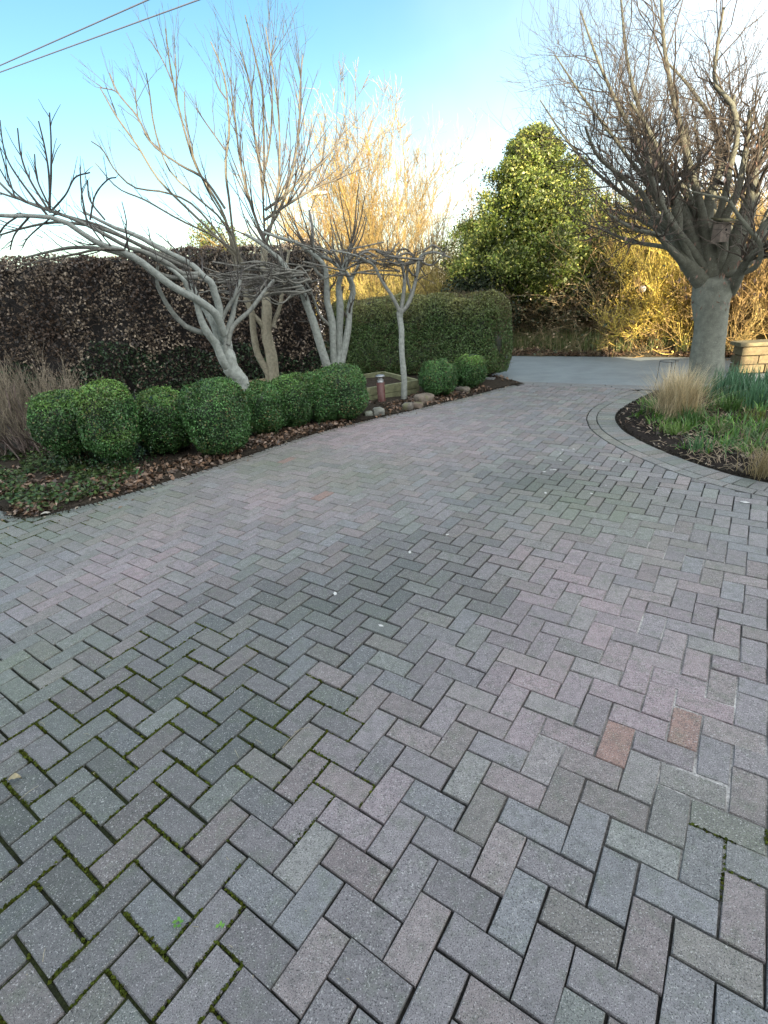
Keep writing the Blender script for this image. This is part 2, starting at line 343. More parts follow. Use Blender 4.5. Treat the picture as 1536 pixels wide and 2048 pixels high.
# all cells
cand=[]
for a in range(-110,110):
    for b in range(-40,150):
        k=(a+b)%4
        if k==0: cand.append((a+1,b+.5,0))
        elif k==2: cand.append((a+.5,b+1,1))
cand=np.array(cand,float)
C=np.stack([LTX+(cand[:,0]*cy_-cand[:,1]*sy_)*CELL, LTY+(cand[:,0]*sy_+cand[:,1]*cy_)*CELL],1); V_=cand[:,2]>0
ok=(C[:,0]>-8.5)&(C[:,0]<8.5)&(C[:,1]>-2.9)&(C[:,1]<9); C=C[ok]; V_=V_[ok]
_,_,_,dl=near(LEFT,C); kb_,cb,nb,db=near(BED,C); drd=road_s(C)
LW=.112; BW=.325
ok=(dl<-LW+.1)&(db<-BW+.1)&(drd<.08); C,V_,dl,db,drd=C[ok],V_[ok],dl[ok],db[ok],drd[ok]
ang=np.where(V_,LYAW+math.pi/2,LYAW)+rng.normal(0,.006,len(C)); C=C+rng.normal(0,.0008,C.shape)
wide=pw(C,[(150,1550,.8),(350,1350,.9),(700,1180,.7),(900,1110,.6),(1150,960,.9),(120,1850,.6)])
half=np.stack([.0998-.0008*rng.random(len(C))-.0025*wide*V_*0-np.where(V_,.001*wide,.0005), .0498-.0007*rng.random(len(C))-.0028*wide],1)
half[:,0]-=np.where(V_,.001,.003)*wide
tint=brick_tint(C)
zoff=rng.normal(0,.0011,len(C)); tilt=rng.normal(0,.006,(len(C),2))
# corners, clipping
def clip(poly, p, n, off):
    d=(poly-p)@n-off; o=[]
    for k in range(len(poly)):
        a,b=poly[k],poly[(k+1)%len(poly)]; da,db_=d[k],d[(k+1)%len(poly)]
        if da<=0: o.append(a)
        if (da<0)!=(db_<0) and da!=db_: o.append(a+(b-a)*da/(da-db_))
    return np.array(o)
plain=(dl<-LW-.115)&(db<-BW-.115)&(drd<-.115)
pj,fy=proj(np.column_stack([C,np.zeros(len(C))])); size=np.where((fy>.2)&(pj[:,0]>-60)&(pj[:,0]<1596)&(pj[:,1]<2120)&plain, 1/np.maximum(fy,.2)**3*np.maximum(CAMH,0), 0)
big=np.argsort(-size)[:300]; isbig=np.zeros(len(C),bool); isbig[big]=True
def brick_solid(poly, bev=.0042, zt=0., jit=.0006):
    n=len(poly); c=poly.mean(0); inn=[]
    e=np.roll(poly,-1,0)-poly
    for k in range(n):
        a=nrm(e[k-1]); b=nrm(e[k]); n1_=np.array([-a[1],a[0]]); n2_=np.array([-b[1],b[0]])
        s_=n1_+n2_; inn.append(poly[k]+s_/max(s_@s_,.6)*2*bev*.5*1.0*2/2*1.0)
    inn=np.array(inn)+rng.normal(0,jit,(n,2))
    v=[(*q,-.05) for q in poly]+[(*q,-bev*.9+zt) for q in poly]+[(*q,zt) for q in inn]
    f=[]
    for k in range(n):
        l=(k+1)%n; f.append((k,l,n+l,n+k)); f.append((n+k,n+l,2*n+l,2*n+k))
    f.append(tuple(range(2*n,3*n))); return v,f
def rect(hx,hy): return np.array([(-hx,-hy),(hx,-hy),(hx,hy),(-hx,hy)])
variants=[]
for k in range(10):
    v,f=brick_solid(rect(.0995-.0009*(k%3)-.002*(k>6),.0494-.0005*(k%2)-.002*(k>6))+rng.normal(0,.0009,(4,2)),bev=rng.uniform(.003,.0062),jit=.0013)
    variants.append((v,f))
vm=[]
first=True
for n_,k in enumerate(big):
    vi = rng.integers(7,10) if wide[k]>.45 else rng.integers(0,7)
    if len(vm)<10:
        while len(vm)<10:
            me=bpy.data.meshes.new('brick'); v,f=variants[len(vm)]; me.from_pydata(v,[],f); me.update()
            ca=me.color_attributes.new('tint','FLOAT_COLOR','POINT'); ca.data.foreach_set('color', np.ones(len(v)*4,np.float32)); me.materials.append(M_brick); vm.append(me)
    o=bpy.data.objects.new('brick',vm[vi]); COL.objects.link(o); o.parent=drive
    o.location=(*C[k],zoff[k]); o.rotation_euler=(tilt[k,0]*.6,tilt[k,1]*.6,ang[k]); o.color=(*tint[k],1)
VV=[];FF=[];TT=[];nv=0
for k in range(len(C)):
    if isbig[k]: continue
    ca,sa=math.cos(ang[k]),math.sin(ang[k]); p=rect(*half[k])@np.array([[ca,sa],[-sa,ca]])+C[k]
    if not plain[k]:
        if dl[k]>-LW-.13:
            _,c_,n_,_=near(LEFT,C[k:k+1]); p=clip(p,c_[0],n_[0],-LW)
        if len(p)>2 and db[k]>-BW-.13:
            _,c_,n_,_=near(BED,C[k:k+1]); p=clip(p,c_[0],n_[0],-BW)
        if len(p)>2 and drd[k]>-.13: p=clip(p,KA,kn,-.012)
        if len(p)<3: continue
        ar=.5*abs(np.sum(p[:,0]*np.roll(p[:,1],-1)-p[:,1]*np.roll(p[:,0],-1)))
        if ar<.0012: continue
        keep_=np.linalg.norm(p-np.roll(p,1,0),axis=1)>.004; p=p[keep_]
        if len(p)<3: continue
    v,f=brick_solid(p,.0038,zoff[k]); VV+=v; FF+=[tuple(x+nv for x in q) for q in f]; TT+=[tint[k]]*len(v); nv+=len(v)
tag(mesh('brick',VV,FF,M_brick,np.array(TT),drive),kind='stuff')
# edging
def along(curve, step, off):
    T=np.gradient(curve,axis=0); T=nrm(T); n=np.stack([-T[:,1],T[:,0]],1); c=curve+n*off
    s=np.concatenate([[0],np.cumsum(np.linalg.norm(np.diff(c,axis=0),axis=1))]); t=np.arange(step/2,s[-1],step)
    return np.stack([np.interp(t,s,c[:,0]),np.interp(t,s,c[:,1])],1), np.arctan2(np.interp(t,s,T[:,1]),np.interp(t,s,T[:,0]))
ed=[]
pts,an=along(BED,.103,-.104); ed+=[(p,a+math.pi/2,1.) for p,a in zip(pts,an)]
pts,an=along(BED,.207,-.262); ed+=[(p,a,1.) for p,a in zip(pts,an)]
pts,an=along(LEFT,.206,-.053); ed+=[(p,a,.8) for p,a in zip(pts,an)]
ed=[e for e in ed if road_s(e[0])<-.1 and -6<e[0][0]<6.5]
et=brick_tint(np.array([e[0] for e in ed]))
for k,(p,a,br) in enumerate(ed):
    o=bpy.data.objects.new('edging_brick',vm[rng.integers(0,10)]); COL.objects.link(o); o.parent=drive
    o.location=(*p,rng.normal(0,.001)); o.rotation_euler=(0,0,a+rng.normal(0,.008)); o.color=(*(et[k]*br*np.array([.97,1.02,.96])),1)
# moss cushions in the joints (stuff), droppings (stuff)
mm_=pw(C,[(60,1550,.45),(250,1560,.4),(120,1800,.35),(230,1960,.3),(430,1500,.3),(300,1380,.45),(600,1440,.25),(640,1560,.15),(80,1040,.5),(1490,1680,.15)])
ids=np.where((mm_>.3)&~(pj[:,0]<-300))[0]
PM=[]
for k in ids:
    nn=int(130*mm_[k]**1.4*(1.6 if V_[k] else .6)); ca,sa=math.cos(ang[k]),math.sin(ang[k])
    sgn=rng.choice([-1,1]); e=rng.uniform(-.1,.1,nn); side=np.stack([e,np.full(nn,sgn*(half[k,1]+.002))+rng.normal(0,.0022,nn)],1)
    m2=nn//2; e2=rng.uniform(-.05,.05,m2); s2=np.stack([np.full(m2,.1015)+rng.normal(0,.0022,m2),e2],1)
    q=np.vstack([side,s2])@np.array([[ca,sa],[-sa,ca]])+C[k]; PM.append(q)
PM=np.vstack(PM); kp=wob(PM,11,9)>-.35; PM=PM[kp]
mb=MB(); cc=np.column_stack([PM,rng.uniform(-.006,.001,len(PM))])
tt=np.array([.05,.07,.012])*rng.uniform(.4,1.6,(len(PM),1))+rng.uniform(0,.02,(len(PM),1))*np.array([1,.6,0])
leaves(mb,cc,np.array([[0,0,1.]]),rng.uniform(.006,.015,len(PM)),tt,.8,.8)
tag(mb.build('moss',M_moss,drive),kind='stuff')
mb=MB()
for px,py,s_ in [(670,1188,.02),(762,1252,.017)]+[(x,y,rng.uniform(.009,.024)) for x,y in zip(rng.normal(1165,75,18),rng.normal(945,32,18))]+[(895,1070,.015),(1490,1005,.03),(1010,880,.02),(700,1010,.012),(820,1105,.02)]:
    p=gr(px,py); n_=10; a=np.arange(n_)*2*math.pi/n_; rr=s_*(.6+.5*rng.random(n_)); e=rng.uniform(0,3)
    x=rr*np.cos(a); y=rr*np.sin(a)*.55; X=p[0]+x*math.cos(e)-y*math.sin(e); Y=p[1]+x*math.sin(e)+y*math.cos(e)
    v=np.vstack([np.column_stack([X,Y,np.full(n_,.0035)]),[[*p,.005]]]); 
    mb.quads(v,np.array([(k,(k+1)%n_,n_,n_) for k in range(n_)])[:, :4] if False else np.array([(k,(k+1)%n_,(k+2)%n_,n_) for k in range(0,n_,2)]),(.62,.62,.6))
tag(mb.build('bird_droppings',M_wall),'small white splashes of bird droppings on the drive by the curved bed','droppings',kind='stuff')

# ---- soil of the two beds
T=nrm(np.gradient(LEFT,axis=0)); nL=np.stack([-T[:,1],T[:,0]],1)
offs=np.array([.0,.04,.15,.5,1.2,2.5]); zz=np.array([-.02,.004,.02,.04,.07,.1])
tgt=LEFT*.35+np.array([[-3.,12.]])*.65
P=LEFT[:,None]+nL[:,None]*np.minimum(offs,.5)[None,:,None]; 
for k,o_ in enumerate(offs):
    if o_>.5: P[:,k]=P[:,3]*(1-(o_-.5)/3.5)+(LEFT+np.array([-2.5,4.5]))*((o_-.5)/3.5)
Z=zz[None]+.018*wob(P,2.2,11)*(offs>.02)
q=(np.arange(239)[:,None]*6+np.arange(5)[None]).ravel()
struct(mesh('planting_bed',np.dstack([P,Z]).reshape(-1,3),np.stack([q,q+6,q+7,q+1],-1),M_soil,(.04,.033,.025),smooth=True))
tb_=np.array([0,.03,.1,.3,.6,1.]); zz2=np.array([-.02,.012,.035,.06,.09,.08]); cen=np.array([6.2,5.0])
P=BED[:,None]*(1-tb_)[None,:,None]+cen*tb_[None,:,None]; Z=zz2[None]+.015*wob(P,2.6,12)*(tb_>.01)
struct(mesh('flower_bed',np.dstack([P,Z]).reshape(-1,3),np.stack([q+0,q+6,q+7,q+1],-1)[np.repeat(np.arange(239),5)<259],M_soil,(.026,.021,.018),smooth=True))
def bed_z(P): 
    _,_,_,d=near(BED,P); return np.interp(d,[-.1,0,.1,.3,1,2],[-.02,-.01,.02,.05,.08,.085])
def soil_z(P):
    _,_,_,d=near(LEFT,P); return np.interp(d,[-.1,0,.1,.5,2],[-.02,-.01,.015,.04,.06])

rng = np.random.default_rng(100)
# ------------------------------------------------------------------ hedges
def hedge(name, label, cat, p0, p1, thick, h, r, mt, nleaf, size, tintf, core, lump=.05, twigs=None, aspect=.55, jit=.8, inner=.10, sag=0.):
    p0=np.array(p0,float); p1=np.array(p1,float); d=nrm(p1-p0); n=np.array([-d[1],d[0]]); L=np.linalg.norm(p1-p0); c=(p0+p1)/2+n*thick/2
    M3=np.array([[d[0],n[0],0],[d[1],n[1],0],[0,0,1]]).T; cen=np.array([*c,h/2])
    hx,hy,hz=L/2,thick/2,h/2
    root=thing(name,label,cat,(*c,0))
    s=inner*1.3; v,f=rbox_grid(hx-s,hy-s,hz-s*.45,max(r-s,.03),26); v=v+.06*wob(v,3,21)[:,None]*nrm(v)
    mb=MB(); mb.quads(v@M3+cen-np.array([0,0,s*.1]),f,core)
    p,nn=rbox_points(nleaf,hx,hy,hz,r); k=(nn[:,1]<.3); p,nn=p[k],nn[k]
    dp=lump*wob(p,2.2,5)+lump*.5*wob(p,6,8)-rng.exponential(inner*.35,len(p)); p=p+nn*dp[:,None]
    W=p@M3+cen; N_=nn@M3
    if sag: kk=wob(W,3.3,61)+.5*wob(W,9,62)>-.8; W,N_,dp=W[kk],N_[kk],dp[kk]; p=W
    sz=rng.uniform(size[0],size[1],len(p))
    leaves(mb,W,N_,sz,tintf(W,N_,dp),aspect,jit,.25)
    fo=mb.build('foliage',mt); adopt(root,fo)
    if twigs:
        q,nn=rbox_points(twigs[0],hx,hy,hz,r); k=(nn[:,1]<.3); q,nn=q[k],nn[k]; Wq=(q-nn*.05)@M3+cen; Nq=nn@M3
        dd=nrm(Nq+rng.normal(size=Nq.shape)*.6+np.array([0,0,.5])); ln=rng.uniform(.06,twigs[1],len(q))[:,None]
        P=np.stack([Wq,Wq+dd*ln*.5,Wq+dd*ln+rng.normal(size=Wq.shape)*.02],1); tm=MB()
        tubes(tm,P,np.array([[.003,.0025,.0015]])*np.ones((len(q),1)),np.array(twigs[2])*rng.uniform(.6,1.3,(len(q),1)),3)
        adopt(root,tm.build('twigs',M_twig))
    return root
def beech_t(W,N_,dp):
    n=len(W); a=np.array([.085,.055,.037]); b=np.array([.54,.45,.33]); c=np.array([.045,.036,.03])
    k=np.clip(.42+.6*wob(W,1.3,31)+.5*wob(W,4,32),0,1)*rng.random(n)**.7
    t=a*(1-k[:,None])+b*k[:,None]; dk=rng.random(n)<.42; t[dk]=c*rng.uniform(.6,1.4,(dk.sum(),1))
    iv=(W[:,2]<.75+.35*wob(W,1.2,33))&(rng.random(n)<.75); t[iv]=np.array([.03,.06,.025])*rng.uniform(.5,1.6,(iv.sum(),1)); return t
hedge('beech_hedge','tall brown beech hedge with copper dead leaves behind the pale-stemmed trees','hedge',(-10.5,8.7),(-.75,9.95),1.1,2.42,.25,M_dead,95000,(.035,.07),beech_t,(.009,.007,.006),.09,(5200,.3,(.12,.085,.06)),.6,1.1,.16,1)
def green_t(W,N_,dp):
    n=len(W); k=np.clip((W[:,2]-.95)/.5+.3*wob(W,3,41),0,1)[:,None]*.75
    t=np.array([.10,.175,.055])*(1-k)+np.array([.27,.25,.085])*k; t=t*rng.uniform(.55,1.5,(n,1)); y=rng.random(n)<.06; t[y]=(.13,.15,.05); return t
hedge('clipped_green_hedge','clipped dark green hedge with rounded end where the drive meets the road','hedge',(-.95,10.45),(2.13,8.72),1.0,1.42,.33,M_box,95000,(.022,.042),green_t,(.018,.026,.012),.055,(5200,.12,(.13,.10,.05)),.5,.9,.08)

rng = np.random.default_rng(101)
# ------------------------------------------------------------------ box bushes
BUSH=[(76,198,783,934,'box ball farthest left, with bare stems and ground cover under it'),
(166,270,768,938,'box ball with yellow-green top and bare stems, second from the left'),
(272,388,780,916,'rounded box ball with yellow-green crown, just right of the gap in the row'),
(374,494,764,919,'large dark box bush whose right side hides the foot of the leaning pale trunk'),
(485,570,764,874,'box ball immediately right of the leaning pale trunk'),
(533,630,751,862,'box ball with lighter top, second to the right of the leaning pale trunk'),
(600,684,746,851,'narrow box ball squeezed against the tallest box bush of the row'),
(622,734,732,847,'tallest box bush at the right end of the row, next to the bollard light'),
(840,914,718,799,'box ball right of the timber raised bed, beside the thin-trunked tree'),
(908,972,708,781,'box ball with yellowish top between the hedge end and its neighbour ball')]
for bi,(x0,x1,yt,yb,lab) in enumerate(BUSH):
    cx=(x0+x1)/2; zl=.15 if bi<2 else .03; q=np.array([*gr(cx,yb),.7])
    def err(q):
        c=q[:2]; r_=(x1-x0)/2*depth(np.array([*c,.35]))/FPX
        pr,_=proj(np.array([[*c,(zl+q[2])/2],[*(c-nrm(c)*r_*.7),zl*.5],[*(c-nrm(c)*r_*.2),q[2]]])); return np.array([pr[0,0]-cx,pr[1,1]-yb,pr[2,1]-yt])
    for _ in range(8):
        e=err(q); J=np.stack([(err(q+np.eye(3)[k]*1e-4)-e)/1e-4 for k in range(3)],1); q=q-np.linalg.solve(J,e)
    c=q[:2]; top=q[2]; rad=(x1-x0)/2*depth(np.array([*c,.35]))/FPX
    z0=.1 if bi<2 else .03
    if bi<2: z0=.17
    hz=(top-z0)/2; root=thing('box_bush',lab,'bush',(*c,0),'clipped box bushes along the drive edge')
    mb=MB(); rr=min(rad,hz)*(.88 if bi not in (3,7) else .78)
    v,f=rbox_grid(rad*.84,rad*.84,hz*.86,rr*.82,10); v=v+nrm(v)*(.03*wob(v,6,bi))[:,None]; cen=np.array([*c,z0+hz]); mb.quads(v+cen,f,(.02,.045,.018))
    N=22000; p,nn=rbox_points(N,rad,rad,hz,rr,True)
    dp=.034*wob(p,4,bi+50)+.018*wob(p,11,bi+80)+.03*(rng.random(N)<.02)-rng.exponential(.016,N); p=p+nn*dp[:,None]
    tap=1-.14*np.clip(-p[:,2]/hz,0,1)**2; p[:,:2]*=tap[:,None]
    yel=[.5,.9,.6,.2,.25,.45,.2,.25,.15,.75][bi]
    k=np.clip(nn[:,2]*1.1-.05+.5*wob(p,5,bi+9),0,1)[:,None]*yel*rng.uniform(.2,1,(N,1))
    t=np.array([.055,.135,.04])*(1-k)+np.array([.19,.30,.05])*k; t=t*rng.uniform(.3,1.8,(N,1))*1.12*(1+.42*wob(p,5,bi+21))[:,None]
    by=(rng.random(N)<.045*(1+2*(wob(p,4,bi+3)>.4))); t[by]=(.20,.19,.07)
    # thin, twiggy patch on the front of the first pair
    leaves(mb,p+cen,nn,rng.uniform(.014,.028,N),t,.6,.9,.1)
    if bi<2: 
        q=cen+np.column_stack([rng.normal(0,rad*.45,1500),rng.normal(0,rad*.45,1500),-hz+rng.uniform(-.13,.05,1500)]); leaves(mb,q,np.array([[0,0,1.]]),rng.uniform(.014,.03,1500),np.array([.03,.08,.03])*rng.uniform(.5,1.5,(1500,1)),.6,1.)
    fo=mb.build('foliage',M_box); adopt(root,fo)
    ns=9 if bi<2 else 4
    for s_ in range(ns):
        a=rng.uniform(0,6.28); b0=c+rng.uniform(.02,.12)*np.array([math.cos(a),math.sin(a)]); b1=c+rad*rng.uniform(.3,.7)*np.array([math.cos(a),math.sin(a)])
        P=np.array([[*b0,-.03],[*(b0*.6+b1*.4),.12+z0*.3],[*b1,z0+hz*.5]]); tm=MB(); tubes(tm,P,np.array([.011,.009,.006]),(.16,.13,.08),5)
        adopt(root,tm.build('stem',M_twig,None,True))

# ------------------------------------------------------------------ trees
GREY=(.30,.325,.295); PALE=(.30,.275,.20); TWG=(.075,.066,.06)
def limb(pts, Y, n=22, rs=1., wv=.25):
    pts=np.asarray(pts,float); Y=np.broadcast_to(np.asarray(Y,float),(len(pts),)) if np.ndim(Y)==0 else np.interp(np.linspace(0,1,len(pts)),np.linspace(0,1,len(Y)),Y)
    P=np.array([at(px,py,y) for (px,py,_),y in zip(pts,Y)]); rad=pts[:,2]*np.array([depth(q) for q in P])/FPX*rs
    Q=catmull(np.column_stack([P,rad]),n); nk=max(3,len(pts)); nz_=rng.normal(size=(nk,3)); nz_[[0,-1]]=0; tt_=np.linspace(0,1,n); Q[:,:3]+=np.stack([np.interp(tt_,np.linspace(0,1,nk),nz_[:,a_]) for a_ in range(3)],1)*Q[:,3:4]*wv; return Q[:,:3],np.maximum(Q[:,3]*(.85 if pts[0,2]<12 else 1),.0012)
def bare_tree(name,label,cat,trunk,limbs,twigs,col,tcol,group=None,k=9,extra=None,rough=.12,lcol=None,scol=(.082,.072,.058),bark=None):
    bark=bark or M_bark
    """trunk: (P,R); limbs: list of (P,R); twigs: list of (P(m,n,3),R(m,n))"""
    root=thing(name,label,cat,(trunk[0][0][0],trunk[0][0][1],0),group)
    mb=MB(); tubes(mb,trunk[0],trunk[1],col,20,rough); adopt(root,mb.build('trunk',bark,None,True))
    for P,r_ in limbs:
        mb=MB(); tubes(mb,P,r_,(lambda k_: np.array(lcol or col)*k_+np.array(scol)*(1-k_))(float(np.clip((r_[0]-.014)/.03,0,1)))*rng.uniform(.85,1.08),k if r_[0]>.015 else 5,rough); adopt(root,mb.build('limb',bark,None,True))
    mb=MB()
    for P,r_ in twigs: tubes(mb,P,r_,np.array(tcol)*rng.uniform(.75,1.25,(len(P),1)),4 if r_[:,0].mean()>.006 else 3)
    adopt(root,mb.build('crown',M_twig,None,True))
    if extra: adopt(root,extra)
    return root
def stack(L,n=22):
    return np.array([p for p,_ in L]),np.array([r for _,r in L])
def buds(P,R_): pass

rng = np.random.default_rng(102)
# --- leaning tree with the long limb sweeping left
YA=6.25
trA=limb([(486,885,13),(482,830,13),(479,790,14),(474,762,15),(463,735,15),(455,712,14),(450,690,11)],YA)
A=[limb([(458,728,11),(450,690,11),(444,650,10),(436,615,9.5),(428,585,9),(422,565,8.5),(412,555,8),(390,535,7),(370,518,6.5),(321,495,6),(272,469,5),(225,452,4),(170,425,3)],[6.25,6.2,6.1,6.0]),
 limb([(455,735,10),(446,722,10),(430,688,10),(417,665,9.5),(404,635,8),(393,603,7),(378,575,6),(366,560,5),(340,535,4),(300,512,3)],[6.2,6.0,5.9]),
 limb([(418,667,7),(400,664,6.5),(375,650,6),(352,633,6),(336,610,5.5),(322,582,5),(312,558,4),(316,530,3)],[6.1,5.8]),
 limb([(446,668,10),(436,632,9.5),(420,614,9),(395,600,8.5),(368,585,8.2),(338,566,8),(305,541,8),(273,518,7.5),(240,503,7),(205,490,6.5),(170,470,6),(120,440,5.5),(60,432,4.5),(0,430,4),(-60,425,3.5)],[6.2,5.8,5.5,5.3]),
 limb([(452,700,7),(456,668,7),(463,635,6.5),(471,600,5.5),(476,578,5),(480,560,4)],[6.2,6.4]),
 limb([(456,690,6),(461,657,6),(478,640,5.5),(500,622,5),(516,600,4.5),(530,580,4),(548,560,3)],[6.2,6.6]),
 limb([(440,650,6),(448,630,5),(461,607,5),(470,588,4),(476,570,3.5)],[6.2,6.3]),
 limb([(447,712,9),(440,690,8.5),(426,648,8),(410,618,7),(396,594,6),(386,570,5),(378,552,4)],[6.25,6.4]),
 limb([(400,548,6),(365,545,6),(335,528,5.8),(295,505,5.5),(255,492,5),(210,470,4.6),(150,440,4),(90,418,3.6),(30,395,3),(0,367,2.5),(-50,330,2)],[6.1,5.6,5.4]),
 limb([(396,555,5.5),(350,556,5.5),(318,545,5),(280,525,5),(235,508,4.5),(190,496,4),(140,497,3.5),(100,503,3),(50,515,2)],[6.0,5.5]),
 limb([(380,538,4.5),(330,515,4.5),(280,490,4),(235,470,4),(180,452,3.5),(110,445,3),(50,455,2.5),(0,470,2)],[6.1,5.7]),
 limb([(368,525,4),(310,503,4),(262,480,3.6),(200,450,3.2),(130,430,3),(60,405,2.6),(0,385,2.2),(-40,370,2)],[6.3,6.0]),
 limb([(250,500,3),(200,498,3),(150,508,2.5),(90,520,2),(40,530,1.5)],[5.5,5.2])]
shootsA=[[(96,432,3),(60,390,2.6),(20,330,2),(6,290,1.6),(0,240,1.3)],[(100,425,3),(60,360,2.4),(42,310,2),(35,256,1.6)],[(100,425,3),(98,350,2.4),(88,290,2),(77,242,1.5)],[(98,420,3),(101,350,2.6),(103,290,2),(99,225,1.7)],
 [(102,420,2.4),(75,360,2),(69,308,1.5)],[(100,425,2.5),(130,390,2),(150,355,1.8),(180,345,1.5)],[(175,450,2.4),(163,390,2),(160,335,1.5)],[(210,440,2.2),(180,400,2),(175,360,1.6)],[(180,440,2.2),(190,390,1.8),(215,360,1.6),(232,355,1.4)],
 [(60,432,2.5),(30,470,2),(20,500,1.6)],[(40,430,2),(10,450,2),(-10,480,1.6)],[(55,405,2),(25,380,2),(-5,330,1.5)],[(30,395,2),(10,330,1.6),(-4,280,1.3)],[(120,420,2),(60,470,1.6),(45,495,1.2)]]
sA=[limb(s,rng.uniform(5.3,5.8)) for s in shootsA]
shootsB=[[(458,467,3.2),(442,417,3),(400,346,2.8),(375,283,2.5),(354,200,2.2),(340,133,1.8),(331,58,1.2)],[(450,417,3),(408,358,2.8),(358,329,2.5),(304,287,2.3),(275,233,2),(237,187,1.7),(219,146,1.2)],
 [(440,480,3),(375,417,2.6),(317,358,2.4),(275,292,2.2),(233,233,1.8),(200,175,1.2)],[(440,470,2.6),(385,410,2.2),(330,385,2),(270,375,1.8),(230,340,1.6),(205,300,1.4),(183,283,1.1)],
 [(450,450,2.6),(400,400,2.2),(340,340,2),(310,260,1.8),(300,190,1.5),(292,146,1.1)],[(467,479,3),(458,400,2.8),(450,333,2.6),(458,267,2.4),(454,200,2),(446,142,1.7),(421,83,1.2)],
 [(440,480,2.2),(360,440,2),(290,400,1.8),(235,375,1.5),(190,325,1.1)],[(460,460,2.4),(420,390,2),(390,320,1.8),(372,250,1.5),(369,183,1.1)],[(454,200,1.8),(440,180,1.5),(433,167,1)],[(450,300,2),(415,250,1.6),(392,217,1)],
 [(354,200,1.8),(352,140,1.5),(348,77,1)],[(345,165,1.6),(325,120,1.3),(302,83,1)],[(275,233,1.6),(272,200,1.4),(269,175,1)],[(237,187,1.5),(225,180,1.2),(200,175,1)]]
YB=8.4
sB=[limb(([(rng.uniform(492,512),rng.uniform(590,622),4.5),(rng.uniform(470,492),rng.uniform(520,550),4)] if s[0][1]>430 else [])+s,[8.35,rng.uniform(7.7,8.1),rng.uniform(7.,7.5)] if s[0][1]>430 else 7.6) for s in shootsB]
PA,RA=stack(A); PS,RS=stack(sA)
t1=grow(PA,RA,6,.5,1,(.4,1.2),(.2,.6),7,.35,.45,.16,.06)
t2=grow(PS,RS,4,.3,.95,(.3,.7),(.1,.3),5,.7,.35,.1,.03)
t3=grow(*t1,2,.3,.95,(.4,.9),(.08,.26),4,.7,.3,.15,.05)
bare_tree('leaning_bare_tree','bare tree with leaning pale trunk and long limbs sweeping out to the left','tree',trA,A,[(PS,RS),t1,t2,t3],GREY,TWG)

# --- upright pale tree behind, with tall leader
trB=limb([(546,800,12),(545,760,11),(542,710,10.5),(538,668,10.5),(535,619,10),(531,583,9),(528,538,7.5),(527,470,5.5),(527,400,4.5),(528,330,3.8),(527,250,3),(524,180,2.2),(512,120,1.6),(490,30,1.1)],YB,34)
B=[limb([(540,770,8),(533,742,8),(518,705,7.5),(508,665,7.5),(502,630,7),(497,605,6.5),(492,588,6),(480,555,4),(470,510,3)],[8.4,8.2]),
 limb([(534,672,6.5),(522,648,6),(510,632,5.5),(502,618,5),(488,598,4)],[8.4,8.25]),
 limb([(546,655,6),(550,640,5.5),(560,614,5),(567,578,4.5),(572,545,3.5),(578,500,3)],[8.4,8.6]),
 limb([(528,500,4),(545,440,3.5),(556,380,3),(560,300,2.5),(556,220,2),(545,140,1.6),(531,54,1)],[8.4,8.2]),
 limb([(529,470,3.5),(560,420,3),(585,340,2.6),(597,260,2.2),(600,180,1.7),(606,106,1.1)],[8.4,8.6]),
 limb([(527,480,3.5),(500,400,3),(480,320,2.6),(470,240,2),(460,155,1.2)],[8.4,8.1]),
 limb([(527,400,3),(520,330,2.5),(505,250,2),(500,170,1.6),(480,102,1)],[8.4,8.0]),
 limb([(528,350,2.6),(540,280,2.2),(545,200,1.8),(540,130,1.4),(553,72,1)],[8.4,8.5]),
 limb([(530,420,3.2),(570,390,2.8),(610,350,2.4),(650,320,2),(690,260,1.3)],[8.4,8.9]),
 limb([(529,440,3),(590,400,2.6),(640,370,2.2),(690,350,1.8),(720,300,1.2)],[8.4,9])]
B+=[(p[:,:],r) for p,r in sB]; Ball=B+[(trB[0][17:],np.minimum(trB[1][17:],.0139))]; trB=(trB[0][:18],trB[1][:18])
t1=grow(*stack(B[3:10]),16,.15,.98,(.25,.7),(.5,1.3),8,.5,.45,.08,.04)
t1b=grow(*stack(B[10:]),5,.25,.95,(.3,.7),(.25,.7),6,.6,.4,.1,.04)
t2=grow(t1[0],t1[1],3,.25,.95,(.3,.8),(.15,.5),5,.7,.3,.12,.04)
t3=grow(t1b[0],t1b[1],3,.3,.95,(.3,.8),(.08,.25),4,.75,.3,.12,.04)
bare_tree('upright_bare_tree','tall upright bare tree with cream trunk and thin twigs reaching highest into the sky','tree',trB,Ball,[t1,t1b,t2,t3],PALE,TWG)

rng = np.random.default_rng(103)
